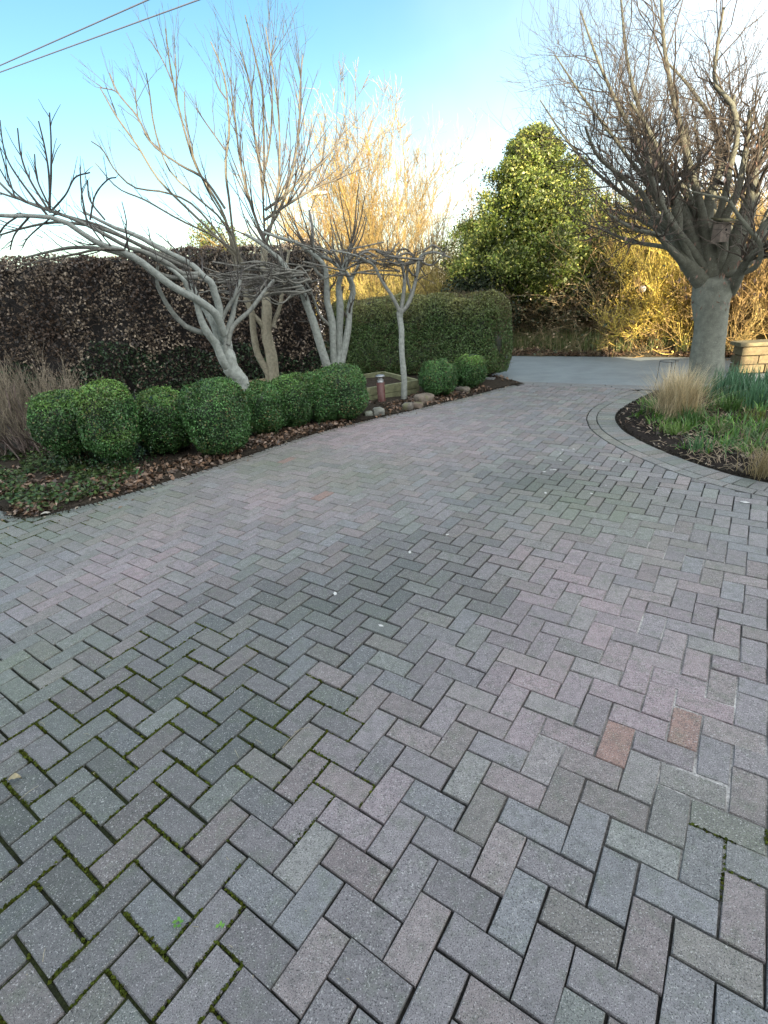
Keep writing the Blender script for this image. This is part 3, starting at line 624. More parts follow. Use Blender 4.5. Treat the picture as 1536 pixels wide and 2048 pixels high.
# --- multi-stemmed tree behind the tallest box bush
YC=8.1
trC=limb([(672,800,13),(672,770,13),(672,745,13),(672,730,12)],YC,8)
Cc=[limb([(668,775,9),(660,748,10),(652,728,10),(640,687,10),(627,645,9.5),(614,612,9),(601,583,8.5),(590,565,7.5),(565,525,5.5),(540,500,4.5),(517,482,4),(490,468,3)],[8.1,7.9,7.6]),
 limb([(668,740,8),(669,700,8),(665,650,8),(658,603,7.5),(652,560,6.5),(646,530,5.5),(621,502,4.5),(595,488,4),(569,479,3.5),(526,464,2.5)],[8.1,8.0,7.7]),
 limb([(676,740,8.5),(678,705,8.5),(680,668,8.5),(683,612,8),(678,570,7),(690,530,6),(700,500,5),(703,487,4)],[8.1,8.2]),
 limb([(682,735,8),(690,690,8),(695,650,7.5),(699,615,7),(704,577,6.5),(692,546,5.5),(670,530,4.5),(653,518,4),(610,500,3)],[8.1,8.3,8.1]),
 limb([(658,650,3.5),(640,630,3),(628,600,2.8),(618,575,2.5),(600,555,2.2)],[8.05,7.9]),
 limb([(700,580,4),(706,555,3.5),(716,530,3),(725,515,2.5)],[8.3,8.4]),
 limb([(655,560,4),(630,540,3.5),(627,500,3.5),(625,455,3),(618,420,2.5)],[8.0,7.9])]
# interlaced flat canopy between the stems (trained branches)
for k in range(34):
    x0=rng.uniform(560,625); y0=rng.uniform(538,588); x1=x0-rng.uniform(70,190); dy=rng.uniform(-26,22)
    Cc.append(limb([(x0,y0,2.4),(x0*.66+x1*.34,y0+dy*.3+rng.normal(0,12),2.2),(x0*.33+x1*.67,y0+dy*.6+rng.normal(0,12),1.8),(x1,y0+dy+rng.normal(0,5),1.6)],[rng.uniform(7.4,7.9),rng.uniform(7.0,7.6)]))
for k in range(16):
    x0=rng.uniform(640,720); y0=rng.uniform(500,550); x1=x0+rng.choice([-1,1])*rng.uniform(40,110); dy=rng.uniform(-25,25)
    Cc.append(limb([(x0,y0,2.2),(x0*.6+x1*.4,y0+dy*.4+rng.normal(0,9),1.9),(x1,y0+dy,1.6)],[rng.uniform(7.8,8.2),rng.uniform(7.6,8.2)]))
t1=grow(*stack(Cc),4,.25,1,(.4,1.2),(.15,.5),6,.45,.35,.16,.04)
t2=grow(t1[0],t1[1],2,.3,.95,(.4,.9),(.1,.3),4,.7,.3,.15,.04)
up=grow(*stack(Cc[:4]),10,.6,1,(.3,.9),(.6,1.3),8,.4,.7,.08,.05)
bare_tree('multi_stem_bare_tree','bare tree with several pale stems fanning up behind the tallest box bush','tree',trC,Cc,[t1,t2,up],GREY,(.11,.10,.085),scol=(.19,.185,.16))

rng = np.random.default_rng(104)
# --- thin single trunk by the raised bed
YD=7.75
trD=limb([(809,812,8),(808,795,7.5),(805,760,7),(804,700,6.8),(803,660,6.8),(801,635,7.2),(800,622,7.5)],YD,16)
D=[limb([(800,625,5),(792,612,4.5),(780,590,4.2),(769,572,4),(757,548,3.6),(748,531,3.2),(735,522,3),(705,508,2.4),(660,500,1.6)],[7.75,7.5]),
 limb([(802,625,5),(812,610,5),(822,594,5),(829,575,4.5),(834,545,4.2),(836,525,4),(845,510,3.6),(870,505,2.8),(900,515,1.8)],[7.75,7.9]),
 limb([(801,625,5),(806,595,4.5),(808,560,4),(804,530,3.5),(790,515,3),(770,512,2.2)],[7.75,7.7]),
 limb([(824,590,3.2),(815,560,3),(818,530,2.8),(830,508,2.4)],[7.8,7.8])]
for k in range(14):
    x0=rng.uniform(735,850); y0=rng.uniform(502,530); x1=x0+rng.choice([-1,1])*rng.uniform(40,90)
    D.append(limb([(x0,y0,2.6),((x0+x1)/2,y0+rng.normal(0,10),2.2),(x1,y0+rng.normal(0,14),1.3)],[rng.uniform(7.5,7.9),rng.uniform(7.4,8.1)]))
t1=grow(*stack(D),7,.35,1,(.4,1.2),(.15,.45),6,.45,.35,.16,.04)
t2=grow(t1[0],t1[1],2,.3,.95,(.4,.9),(.08,.22),4,.7,.3,.15,.04)
bare_tree('slender_bare_tree','slender bare tree with single mottled trunk beside the timber raised bed','tree',trD,D,[t1,t2],GREY,(.10,.09,.075),scol=(.17,.16,.14))

rng = np.random.default_rng(105)
# --- stout pollard on the right
YE=7.75
trE=limb([(1406,800,33),(1409,770,31),(1412,740,31),(1415,700,29.5),(1419,660,28.5),(1421,630,29.5),(1424,602,33),(1427,580,36),(1430,562,33),(1431,548,12)],YE,34,1.,.05)
ROOTE=trE[0][0]
E_=[limb([(1405,565,20),(1385,540,18),(1362,510,15),(1354,480,13),(1353,440,11),(1350,398,9),(1335,340,7),(1312,290,5.5),(1285,245,4),(1262,205,3)],[7.75,7.5,7.3]),
 limb([(1420,550,22),(1414,515,20),(1413,480,18),(1414,452,15),(1420,400,12),(1438,345,9),(1452,300,7),(1462,250,5),(1468,190,3.5)],[7.75,7.8,7.9]),
 limb([(1450,560,24),(1465,535,22),(1478,490,20),(1488,440,18),(1500,390,14),(1512,330,11),(1530,270,8),(1545,200,6)],[7.75,7.6,7.6]),
 limb([(1395,560,12),(1370,530,10),(1345,506,8),(1325,485,6.5),(1306,470,5.5),(1275,458,4.2),(1248,449,3.4),(1215,427,2)],[7.75,7.3,7.0]),
 limb([(1410,545,14),(1395,510,12),(1375,480,10),(1380,430,8),(1372,370,7),(1378,310,5.5),(1372,250,4)],[7.75,8.0,8.2]),
 limb([(1455,555,14),(1490,520,11),(1520,480,9),(1550,450,7),(1590,400,5)],[7.75,7.9,8.2]),
 limb([(1462,585,12),(1475,560,12),(1490,530,9),(1515,500,7),(1560,470,5)],[7.7,7.3,7.0]),
 limb([(1430,545,14),(1440,500,12),(1455,440,10),(1475,380,8),(1490,300,6),(1500,220,4)],[7.75,7.4,7.2]),
 limb([(1430,545,14),(1400,470,9),(1380,400,8),(1340,350,6.5),(1310,330,5),(1270,320,3.6)],[7.75,7.9,7.8]),
 limb([(1415,550,12),(1385,500,9),(1340,440,7.5),(1320,400,6.5),(1300,350,5),(1290,280,3.6)],[7.75,7.2,6.9])]
E_+=[limb(q_,[7.75,yy]) for q_,yy in [([(1400,540,14),(1360,470,9),(1310,390,6.5),(1240,290,4),(1170,200,2.6),(1110,110,1.4)],7.2),([(1405,535,14),(1350,400,9),(1280,290,5.5),(1210,160,3.4),(1160,20,1.8)],7.6),([(1395,545,12),(1370,490,9),(1290,420,6),(1210,360,3.8),(1140,290,2.4),(1080,200,1.3)],7.6),([(1410,530,14),(1370,430,10),(1310,300,6.5),(1260,150,4),(1240,-20,2.4)],8.2),([(1420,525,14),(1400,420,10),(1360,260,7),(1330,100,4.5),(1320,-60,2.5)],7.4)]]
E_=[(p_,r_*(.85 if k_<10 else .8)) for k_,(p_,r_) in enumerate(E_)]
hd=at(1428,555,YE)
gen=[]
for k in range(19):
    az=rng.uniform(0,6.283); el=rng.uniform(.25,1.4); d=np.array([math.cos(az)*math.cos(el),math.sin(az)*math.cos(el),math.sin(el)]); L=rng.uniform(1.9,3.3)
    P=[hd+d*np.array([1,1,.6])*.15]; n=10; dd=d.copy()
    for q in range(n-1): dd=nrm(dd+rng.normal(size=3)*.24+np.array([0,0,.07])); P.append(P[-1]+dd*L/(n-1))
    Q=catmull(np.column_stack([P,np.linspace(.05,.012,n)*rng.uniform(.6,1.1)]),22); gen.append((Q[:,:3],Q[:,3]))
E_+=gen
s1=grow(*stack(E_),11,.48,1,(.3,.95),(.6,1.5),10,.42,.2,.2,.045,.3)
s2=grow(s1[0],s1[1],5,.15,.98,(.35,1.),(.3,.85),8,.6,.2,.2,.04,.4)
s3=grow(s2[0],s2[1],3,.2,.98,(.3,.9),(.2,.6),5,.7,.15,.16,.04,.5)
low=grow(*stack(E_[:10]),2,.25,.95,(.6,1.4),(.5,1.1),8,.35,.1,.18,.03,.3)
low2=grow(low[0],low[1],4,.2,.95,(.4,.9),(.2,.5),5,.65,.15,.16,.04,.4)
mbd=MB(); src=np.vstack([s1[0][:,2:7].reshape(-1,3),low2[0][:,1:].reshape(-1,3)]); src=src[src[:,2]<3.]; pk=src[rng.integers(0,len(src),420)]
pk=np.vstack([pk,hd+rng.normal(size=(150,3))*np.array([.28,.28,.2])+np.array([0,-.14,-.02])])
leaves(mbd,pk-np.array([0,0,.04]),rng.normal(size=(len(pk),3))*np.array([1,1,.2]),rng.uniform(.045,.09,len(pk)),np.array([.27,.17,.125])*rng.uniform(.5,1.5,(len(pk),1)),.42,.3,4.)
dl_=mbd.build('dead_leaves',M_dead); dl_['kind']='stuff'
PE=bare_tree('pollard_tree','stout pollarded tree with thick pale trunk, knobbly head and dense fan of bare twigs','tree',trE,E_,[s1,s2,s3,low,low2],(.20,.21,.17),(.085,.068,.052),rough=.035,lcol=(.15,.152,.115),bark=M_barkp)
adopt(PE,dl_)
# bird box in the pollard
c=at(1442,466,7.45); b=thing('bird_box','small weathered wooden bird box hung among the thick limbs of the pollard','bird box',c)
mb=MB(); box(mb,c,(.155,.14,.22),(.25,.205,.17),.25,.006); bb_=mb.build('body',M_wood)
mb=MB(); v=np.array([(-.1,-.13,.115),(.1,-.13,.115),(.1,.1,.175),(-.1,.1,.175)]); v=np.vstack([v,v+np.array([0,0,.02])]); ca,sa=math.cos(.25),math.sin(.25)
v=v@np.array([[ca,-sa,0],[sa,ca,0],[0,0,1]]).T+c; mb.quads(v,[(0,3,2,1),(4,5,6,7),(0,1,5,4),(1,2,6,5),(2,3,7,6),(3,0,4,7)],(.17,.16,.09)); rf_=mb.build('roof',M_wood)
mb=MB(); a=np.arange(12)*math.pi/6; pr=np.column_stack([.016*np.cos(a),np.full(12,-.0722),.03+.016*np.sin(a)]); pr=np.vstack([pr,[[0,-.0722,.03]]])@np.array([[ca,-sa,0],[sa,ca,0],[0,0,1]]).T+c
mb.quads(pr,[(k,(k+1)%12,(k+2)%12,12) for k in range(0,12,2)],(.01,.01,.01)); ho=mb.build('entrance_hole',M_wood)
adopt(b,bb_,rf_,ho)

rng = np.random.default_rng(106)
# ------------------------------------------------------------------ beyond the road
def vpt(px, py, back=0.):                       # a point on the verge seen at this column, `back` metres behind the road's far edge
    d=ray(px,py)[:2]; t=((ROADW+back)-((np.zeros(2)-KA)@kn))/(d@kn); return d*t
def crown_lumps(N, c, rx, rz, lumps, seed, cone=0.):
    r=np.random.default_rng(seed); L=nrm(r.normal(size=(lumps,3))); L[:,2]=np.abs(L[:,2])*1.2-.35; L=nrm(L)*r.uniform(.55,.95,(lumps,1)); R_=r.uniform(.22,.42,lumps)
    i=rng.integers(0,lumps,N); n=nrm(rng.normal(size=(N,3))); p=L[i]+n*(R_[i]*(1-rng.exponential(.13,N)))[:,None]
    if cone: p[:,:2]*=np.clip(1-cone*(p[:,2:3]*.5+.5),.12,1)
    return p*np.array([rx,rx,rz])+c, n
# big evergreen holly
hc=vpt(1068,600,1.9); top=at(1052,262,hc[1]); zt=top[2]
root=thing('holly_tree','large glossy evergreen tree with sunlit yellow-green leaves across the road','tree',(*hc,.2))
mb=MB(); tubes(mb,np.array([[*hc,.1],[*hc+.05,1.5],[*hc+[.0,.1],3.2]]),np.array([.17,.13,.05]),(.2,.19,.15),9); tr_=mb.build('trunk',M_bark,None,True)
mb=MB(); N=90000; h_=(zt-1.15)
prof_h=np.array([0,.08,.25,.42,.52,.62,.72,.84,.94,1.]); prof_r=np.array([1.4,2.2,2.5,2.3,1.95,1.4,1.0,.8,.6,.2])
# clusters along the outside of a tapering, lumpy profile
nc=620; u=rng.random(nc)**1.25; a=rng.uniform(0,6.283,nc); rr=np.interp(u,prof_h,prof_r)*(.86+.34*wob(np.stack([u*6,np.cos(a)*1.9,np.sin(a)*1.9],-1),1,77))*rng.uniform(.66,1.06,nc)
cl=np.stack([rr*np.cos(a)+(u-.3)*-.25,rr*np.sin(a),1.15+u*h_],-1)+np.array([*hc,0]); cr=rng.uniform(.12,.3,nc)*np.interp(u,[0,.7,1],[1,.8,.4])
i=rng.integers(0,nc,N); n=nrm(rng.normal(size=(N,3))+np.array([0,0,.15])); p=cl[i]+n*(cr[i]*(1.15-rng.exponential(.45,N)))[:,None]*np.array([1,1,.9])+rng.normal(size=(N,3))*.04
cb=rng.uniform(.45,1.3,nc)[i][:,None]
t=np.array([.125,.17,.03])*cb*rng.uniform(.4,1.7,(N,1)); y=rng.random(N)<.2; t[y]=np.array([.42,.43,.11])*rng.uniform(.6,1.3,(y.sum(),1))
leaves(mb,p,n,rng.uniform(.04,.085,N),t,.5,1.2)
ni=16000; ui=rng.random(ni); ai=rng.uniform(0,6.283,ni); ri=np.interp(ui,prof_h,prof_r)*rng.uniform(.15,.75,ni)
leaves(mb,np.stack([ri*np.cos(ai)-(ui-.3)*.25,ri*np.sin(ai),1.2+ui*h_*.93],-1)+np.array([*hc,0]),rng.normal(size=(ni,3)),rng.uniform(.09,.16,ni),np.array([.10,.14,.028])*rng.uniform(.4,1.6,(ni,1)),.55,.5)
fo=mb.build('crown',M_leaf); adopt(root,tr_,fo)

def leafy(name,label,cat,px,py,back,w_,h_,N,size,cols,seed,lumps=26,z0=.1,stem=(.12,.1,.07),group=None,mt=None,asp=.5):
    c=vpt(px,py,back); root=thing(name,label,cat,(*c,z0),group); mb=MB()
    p,n=crown_lumps(N,np.array([*c,z0+h_*.5]),w_,h_*.56,lumps,seed); p[:,2]=np.maximum(p[:,2],z0+.02)
    cols=np.array(cols); t=cols[rng.integers(0,len(cols),N)]*rng.uniform(.5,1.5,(N,1)); leaves(mb,p,n,rng.uniform(*size,N),t,asp,.9)
    v,f=rbox_grid(w_*.55,w_*.55,h_*.32,min(w_*.53,h_*.31),9); v=v+.15*w_*wob(v,1.6/w_,seed)[:,None]*nrm(v); mb.quads(v+np.array([*c,z0+h_*.46]),f,cols[0]*.6)
    o=mb.build('foliage',mt or M_leaf); st=MB()
    for k in range(5):
        a=rng.uniform(0,6.28); e=c+w_*.45*np.array([math.cos(a),math.sin(a)]); tubes(st,np.array([[*c,z0-.1],[*(c*.7+e*.3),z0+h_*.3],[*e,z0+h_*.65]]),np.array([.03,.022,.01]),stem,5)
    adopt(root,o,st.build('stem',M_twig,None,True)); return root
def twiggy(name,label,cat,px,py,back,w_,h_,ns,cols,r0=.012,z0=.1,per=(7,4),lean=.5,group=None,subl=(.4,1.1),tr=None,ups=.04,arch=0.,spread=.25,subl2=(.2,.6),trunkr=0.,fleck=0):
    c=vpt(px,py,back); root=thing(name,label,cat,(*c,z0),group); cols=np.array(cols)
    a=rng.uniform(0,6.283,ns); el=np.arccos(np.clip(rng.uniform(0,1,ns)*lean,0,.98)); d=np.stack([np.cos(a)*np.cos(el),np.sin(a)*np.cos(el),np.sin(el)],-1)
    n=12; P=np.zeros((ns,n,3)); P[:,0]=np.array([*c,z0-.05])+np.column_stack([rng.normal(0,w_*spread,(ns,2)),np.zeros(ns)]); L=h_*rng.uniform(.6,.95,ns); dd=d.copy()
    for k in range(1,n): dd=nrm(dd+rng.normal(size=(ns,3))*.13+np.array([0,0,ups-arch*k/n])); P[:,k]=P[:,k-1]+dd*(L/(n-1))[:,None]*np.array([w_*1.3/h_,w_*1.3/h_,1])
    P[:,:,2]=np.maximum(P[:,:,2],z0-.06)
    Rr=r0*rng.uniform(.6,1.3,ns)[:,None]*np.linspace(1,.3,n); t1=grow(P,Rr,per[0],.15,.98,(.35,1.05),subl,8,.55,.2,.17,.05,.4,.004); t2=grow(t1[0],t1[1],per[1],.2,.98,(.4,1.0),subl2,5,.7,.25,.12,.05,.5,.0035)
    mb=MB(); tubes(mb,P,Rr,cols[rng.integers(0,len(cols),ns)],5); o=[tag(mb.build('stems',M_twig,None,True),kind='stuff')]
    mb=MB()
    for q,r_ in (t1,t2): tubes(mb,q,r_,cols[rng.integers(0,len(cols),len(q))]*rng.uniform(.6,1.35,(len(q),1)),3)
    if fleck:
        src=np.vstack([t1[0][:,2:].reshape(-1,3),t2[0][:,1:].reshape(-1,3)]); fk=src[rng.integers(0,len(src),fleck)]+rng.normal(size=(fleck,3))*.04; leaves(mb,fk,rng.normal(size=(fleck,3))+np.array([0,-.5,.4]),rng.uniform(.02,.05,fleck),cols[rng.integers(0,len(cols),fleck)]*rng.uniform(.5,1.4,(fleck,1)),.5,.6)
    o.append(mb.build('crown',M_twig,None,True))
    if trunkr:
        mb=MB(); tubes(mb,np.array([[*c,z0-.2],[*c+.03,z0+.8],[*c,z0+1.7]]),np.array([trunkr,trunkr*.85,trunkr*.7]),cols[0],10); o.append(mb.build('trunk',M_bark,None,True))
    adopt(root,*o); return root
GOLD=[(.38,.27,.09),(.30,.22,.08),(.42,.32,.10),(.33,.20,.07)]
# sunlit trees behind the green hedge
twiggy('sunlit_bare_tree','sunlit golden bare tree whose fan of twigs rises straight above the clipped green hedge','tree',742,600,3.8,4.4,7.8,90,GOLD,.019,.2,(16,8),.95,None,(.5,1.3),ups=.02,spread=.12,subl2=(.2,.7),trunkr=.15)
twiggy('sunlit_bare_tree','paler bare tree with wispy spreading twigs, right part of the golden group above the hedge','tree',828,590,4.6,4.0,6.6,64,[(.32,.26,.13),(.26,.21,.11),(.3,.22,.12)],.017,.2,(12,6),1.,None,(.5,1.2),ups=.02,spread=.15)
twiggy('sunlit_bare_tree','reddish-brown bare tree of the golden group, partly hidden by the multi-stemmed tree','tree',655,590,5.2,4.0,6.8,60,[(.30,.19,.10),(.26,.17,.09),(.33,.22,.11)],.017,.2,(12,6),.95,None,(.5,1.2),ups=.02,spread=.12)
twiggy('golden_shrub','low sunlit golden shrub of tangled twigs showing just over the clipped green hedge','shrub',800,560,2.6,2.6,2.0,150,[(.42,.34,.08),(.35,.28,.08),(.3,.22,.08)],.010,.2,(8,5),1.3,None,(.3,.8),spread=.45,fleck=9000)
twiggy('golden_shrub','sunlit golden shrub of tangled twigs in the gap between hedge and large evergreen','shrub',900,550,2.2,1.3,2.2,90,[(.40,.34,.09),(.32,.27,.08),(.28,.22,.09)],.010,.2,(8,5),1.2,None,(.3,.8),spread=.4,fleck=9000)
leafy('evergreen_bush','dark ivy-clad evergreen bush in shade just behind the rounded hedge end','bush',975,580,.7,.95,1.9,9000,(.05,.1),[(.022,.038,.018),(.03,.045,.02)],31)
leafy('evergreen_bush','sunlit yellow-green evergreen bush showing over the brown beech hedge','bush',440,470,4.2,1.3,4.2,9000,(.06,.12),[(.13,.15,.03),(.09,.11,.03)],32)
leafy('evergreen_bush','small bright green evergreen glimpsed between trunks of the golden trees','bush',690,545,3.4,1.0,2.4,6000,(.06,.1),[(.16,.17,.03),(.10,.12,.03)],33)
for k,(px,hh,ww) in enumerate([(205,5.2,3.2),(285,6.,3.4),(350,5.6,3.),(120,4.4,3.)]):
    twiggy('distant_bare_tree',['hazy mauve bare tree far off over the left part of the beech hedge','larger hazy bare tree far off over the middle of the beech hedge','bare tree far off over the beech hedge, left of the yellow-green bush','low bare tree far off at the left end over the beech hedge'][k],'tree',px,470,19,ww,hh,46,[(.30,.22,.20),(.26,.2,.19)],.03,.2,(6,4),1.,'far bare trees over the hedge',(.8,1.8),spread=.25)
rng = np.random.default_rng(107)
# right-hand side
twiggy('forsythia_shrub','large bright yellow sunlit shrub of arching stems left of the pollard trunk','shrub',1335,600,1.35,.9,2.4,240,[(.80,.64,.13),(.72,.58,.12),(.85,.64,.17),(.5,.4,.10)],.009,.15,(10,6),1.05,None,(.3,.8),arch=.06,fleck=16000,spread=.42)
twiggy('golden_shrub','golden-brown sunlit shrub to the right of the pollard trunk','shrub',1520,580,1.1,1.3,2.5,220,[(.42,.28,.10),(.36,.25,.10),(.3,.2,.09)],.010,.15,(9,5),1.2,None,(.3,.8),spread=.42,fleck=14000)
twiggy('golden_shrub','golden-brown sunlit shrub at far right behind the low stone wall','shrub',1640,580,1.0,1.4,2.4,180,[(.42,.30,.10),(.36,.27,.10)],.010,.15,(8,5),1.2,None,(.3,.8),spread=.42,fleck=12000)
twiggy('orange_twig_shrub','tall orange-brown twiggy shrub in sun behind the yellow shrub','shrub',1250,560,2.6,1.9,3.1,130,[(.36,.25,.10),(.30,.2,.09),(.33,.26,.1)],.012,.2,(8,5),1.,None,(.4,1.),spread=.4,fleck=9000)
twiggy('orange_twig_shrub','tall orange-brown twiggy shrub in sun seen behind the pollard head','shrub',1430,560,2.8,2.0,3.3,130,[(.36,.25,.10),(.30,.2,.09),(.4,.32,.1)],.012,.2,(8,5),1.,None,(.4,1.),spread=.4,fleck=9000)
for k,(px,bk,hh,ww) in enumerate([(955,3.2,2.9,1.2),(1205,3.0,3.0,1.3),(1290,1.9,2.6,1.0),(1395,2.2,2.7,1.1)]):
    leafy('sunlit_bush',['sunlit olive-gold bush left of the big evergreen, above the hedge end','sunlit olive-gold bush at the right shoulder of the big evergreen','sunlit golden bush behind the left edge of the yellow shrub','sunlit golden bush showing left of the pollard head'][k],'bush',px,560,bk,ww,hh,11000,(.04,.085),[(.22,.19,.05),(.30,.23,.07),(.14,.15,.04)],90+k,34,group='sunlit bushes across the road')
rng = np.random.default_rng(108)
# bramble thicket along the verge, one tangled mass
mb=MB(); c0=[]
for k in range(900):
    px=rng.uniform(985,1300); b=rng.uniform(1.0,2.0); q=vpt(px,600,b); c0.append(q)
c0=np.array(c0); ns=len(c0); n=10; P=np.zeros((ns,n,3)); P[:,0]=np.column_stack([c0,np.full(ns,.1)]); dd=nrm(np.column_stack([rng.normal(0,.5,(ns,2)),rng.uniform(.5,1.4,ns)])); L=rng.uniform(.8,2.3,ns)
for k in range(1,n): dd=nrm(dd+rng.normal(size=(ns,3))*.14+np.array([0,0,-.13])); P[:,k]=P[:,k-1]+dd*(L/(n-1))[:,None]
P[:,:,2]=np.maximum(P[:,:,2],.1); tubes(mb,P,np.linspace(.007,.003,n)[None]*rng.uniform(.7,1.4,(ns,1)),np.array([[.36,.28,.16]])*rng.uniform(.4,1.4,(ns,1)),3)
t1=grow(P,np.full((ns,n),.004),4,.2,.95,(.4,1.1),(.2,.5),5,.8,.1,.2,0,.5,.002); tubes(mb,*t1,np.array([[.34,.26,.15]])*rng.uniform(.4,1.4,(len(t1[0]),1)),3)
src=P[:,2:].reshape(-1,3); pk=src[rng.integers(0,len(src),16000)]+rng.normal(size=(16000,3))*.07; pk[:,2]=np.maximum(pk[:,2],.1)
cc=np.array([(.045,.065,.025),(.08,.09,.03),(.24,.17,.09),(.36,.28,.17)])[rng.choice(4,16000,p=[.3,.25,.22,.23])]
leaves(mb,pk,rng.normal(size=(16000,3))+np.array([0,-.6,.3]),rng.uniform(.035,.08,16000),cc*rng.uniform(.5,1.5,(16000,1)),.6,.6)
tag(mb.build('undergrowth',M_leaf),'tangled dark bramble undergrowth with dry stems under the big evergreen across the road','undergrowth',kind='stuff')
for k,(px,hh) in enumerate([(1030,1.75),(1110,1.7),(1190,1.9),(1265,1.7)]):
    leafy('bramble_bush',['dark bramble bush in the shade nearest the rounded hedge end across the road','dark bramble bush below the middle of the big evergreen','bramble bush with dry brown leaves below the right part of the big evergreen','bramble bush with dry brown leaves beside the yellow shrub'][k],'bush',px,640,1.75,.85,hh,6500,(.05,.1),[(.03,.042,.02),(.045,.055,.022),[(.06,.06,.03),(.07,.06,.03),(.15,.11,.065),(.2,.15,.08)][k]],60+k,group='brambles under the evergreen')
# verge litter and grass (stuff)
mb=MB(); N=9000; a=rng.uniform(-6,9,N); s_=np.abs(rng.normal(0,.22,N))+.02; q=KA+kd*a[:,None]+kn*(ROADW+s_)[:,None]; z=verge_z(s_)+.015
cc=np.array([(.24,.15,.09),(.16,.10,.07),(.33,.25,.17),(.10,.07,.05)])[rng.integers(0,4,N)]
leaves(mb,np.column_stack([q,z]),np.array([[0,0,1.]]),rng.uniform(.04,.085,N),cc*rng.uniform(.6,1.3,(N,1)),.6,.5)
tag(mb.build('leaf_litter',M_dead),'brown leaf litter lying along the far edge of the road','leaf litter',kind='stuff')
def blades(mb, base, ln, wd, tint, lean=.5, bend=.5, n=4):
    N=len(base); a=rng.uniform(0,6.283,N); d=np.column_stack([np.cos(a),np.sin(a)]); le=np.abs(rng.normal(0,lean,N)); ln=np.ones(N)*ln
    pts=[]; p=np.array(base,float); th=le.copy()
    sd=np.column_stack([-np.sin(a),np.cos(a),np.zeros(N)])
    V=[]
    for k in range(n):
        w_=wd*(1-(k/(n-1))**1.5*.9); V+= [p-sd*(np.ones(N)*w_)[:,None]*.5, p+sd*(np.ones(N)*w_)[:,None]*.5]
        p=p+np.column_stack([d*np.sin(th)[:,None],np.cos(th)])*(ln/(n-1))[:,None]; th=np.minimum(th+bend*rng.uniform(.3,1,N)/(n-1)*1.6,2.6)
    V=np.stack(V,1); f=np.concatenate([np.arange(N)[:,None]*2*n+np.array([[2*k,2*k+1,2*k+3,2*k+2]]) for k in range(n-1)])
    t=np.broadcast_to(np.asarray(tint,float),(N,3)); mb.quads(V.reshape(-1,3),f,np.repeat(t,2*n,0))
mb=MB(); N=34000; a=rng.uniform(-6,9,N); s_=rng.uniform(.15,1.5,N); q=KA+kd*a[:,None]+kn*(ROADW+s_)[:,None]; k=wob(q,1.5,4)>-.25; q,s_=q[k],s_[k]; N=len(q)
cc=np.array([(.20,.25,.09),(.42,.36,.20),(.15,.21,.07)])[rng.integers(0,3,N)]
blades(mb,np.column_stack([q,verge_z(s_)]),rng.uniform(.12,.42,N),.011,cc*rng.uniform(.6,1.3,(N,1)),.35,.5)
tag(mb.build('verge_grass',M_grass),'rough grass and dry stalks on the verge across the road','grass',kind='stuff')
q=vpt(1242,667,.35); root=thing('daffodil','single yellow daffodil flowering on the verge across the road','flower',(*q,.1))
mb=MB(); tubes(mb,np.array([[*q,.1],[*q,.3],[*q+[0,-.02],.36]]),np.array([.005,.005,.004]),(.1,.18,.05),5); o=[mb.build('stalk',M_grass)]
mb=MB()
for k in range(6):
    a=k*math.pi/3; leaves(mb,np.array([[q[0]+.022*math.cos(a),q[1]-.035,.37+.022*math.sin(a)]]),np.array([[0,-1.,0]]),.05,(.8,.65,.03),.6,.05)
o.append(mb.build('petals',M_leaf)); mb=MB(); lathe(mb,[(.004,0),(.012,.015),(.016,.03)],(0,0,0),(.8,.5,.02),10); v=mb.v[0]; mb.v[0]=np.column_stack([v[:,0],-v[:,2],v[:,1]])+np.array([q[0],q[1]-.035,.37]); o.append(mb.build('trumpet',M_leaf)); adopt(root,*o)
# pale globe lamp and white-walled house behind the shrubs
q=at(1285,578,vpt(1285,578,.45)[1]); root=thing('globe_lamp','small white globe lamp on a thin post at the left edge of the yellow shrub','lamp',(q[0],q[1],.1))
mb=MB(); a=np.linspace(-1.5,1.5,9); lathe(mb,np.column_stack([.065*np.cos(a),.065*np.sin(a)]),q,(.75,.72,.68),16); o=[mb.build('globe',M_paint,None,True)]
mb=MB(); lathe(mb,[(.018,-q[2]+.1),(.018,-.06),(.03,-.06),(.03,-.045)],q,(.05,.05,.05),8); o.append(mb.build('post',M_paint)); adopt(root,*o)
q=vpt(1245,600,9); root=thing('white_house','white rendered house glimpsed through the undergrowth across the road','house',(*q,.2)); mb=MB(); box(mb,(q[0],q[1]+3,1.3),(2.6,5,2.6),(.75,.73,.68)); o=[mb.build('wall',M_wall)]
mb=MB(); X,Y=q; mb.quads([(X-1.5,Y+.2,2.5),(X+1.5,Y+.2,2.5),(X+1.5,Y+3,3.3),(X-1.5,Y+3,3.3),(X+1.5,Y+5.8,2.5),(X-1.5,Y+5.8,2.5)],[(0,1,2,3),(3,2,4,5)],(.16,.09,.07)); o.append(mb.build('roof',M_stone)); mb=MB(); box(mb,(X-.5,Y+.48,1.4),(.9,.08,1.0),(.04,.05,.06)); o.append(mb.build('window',M_glass)); adopt(root,*o)
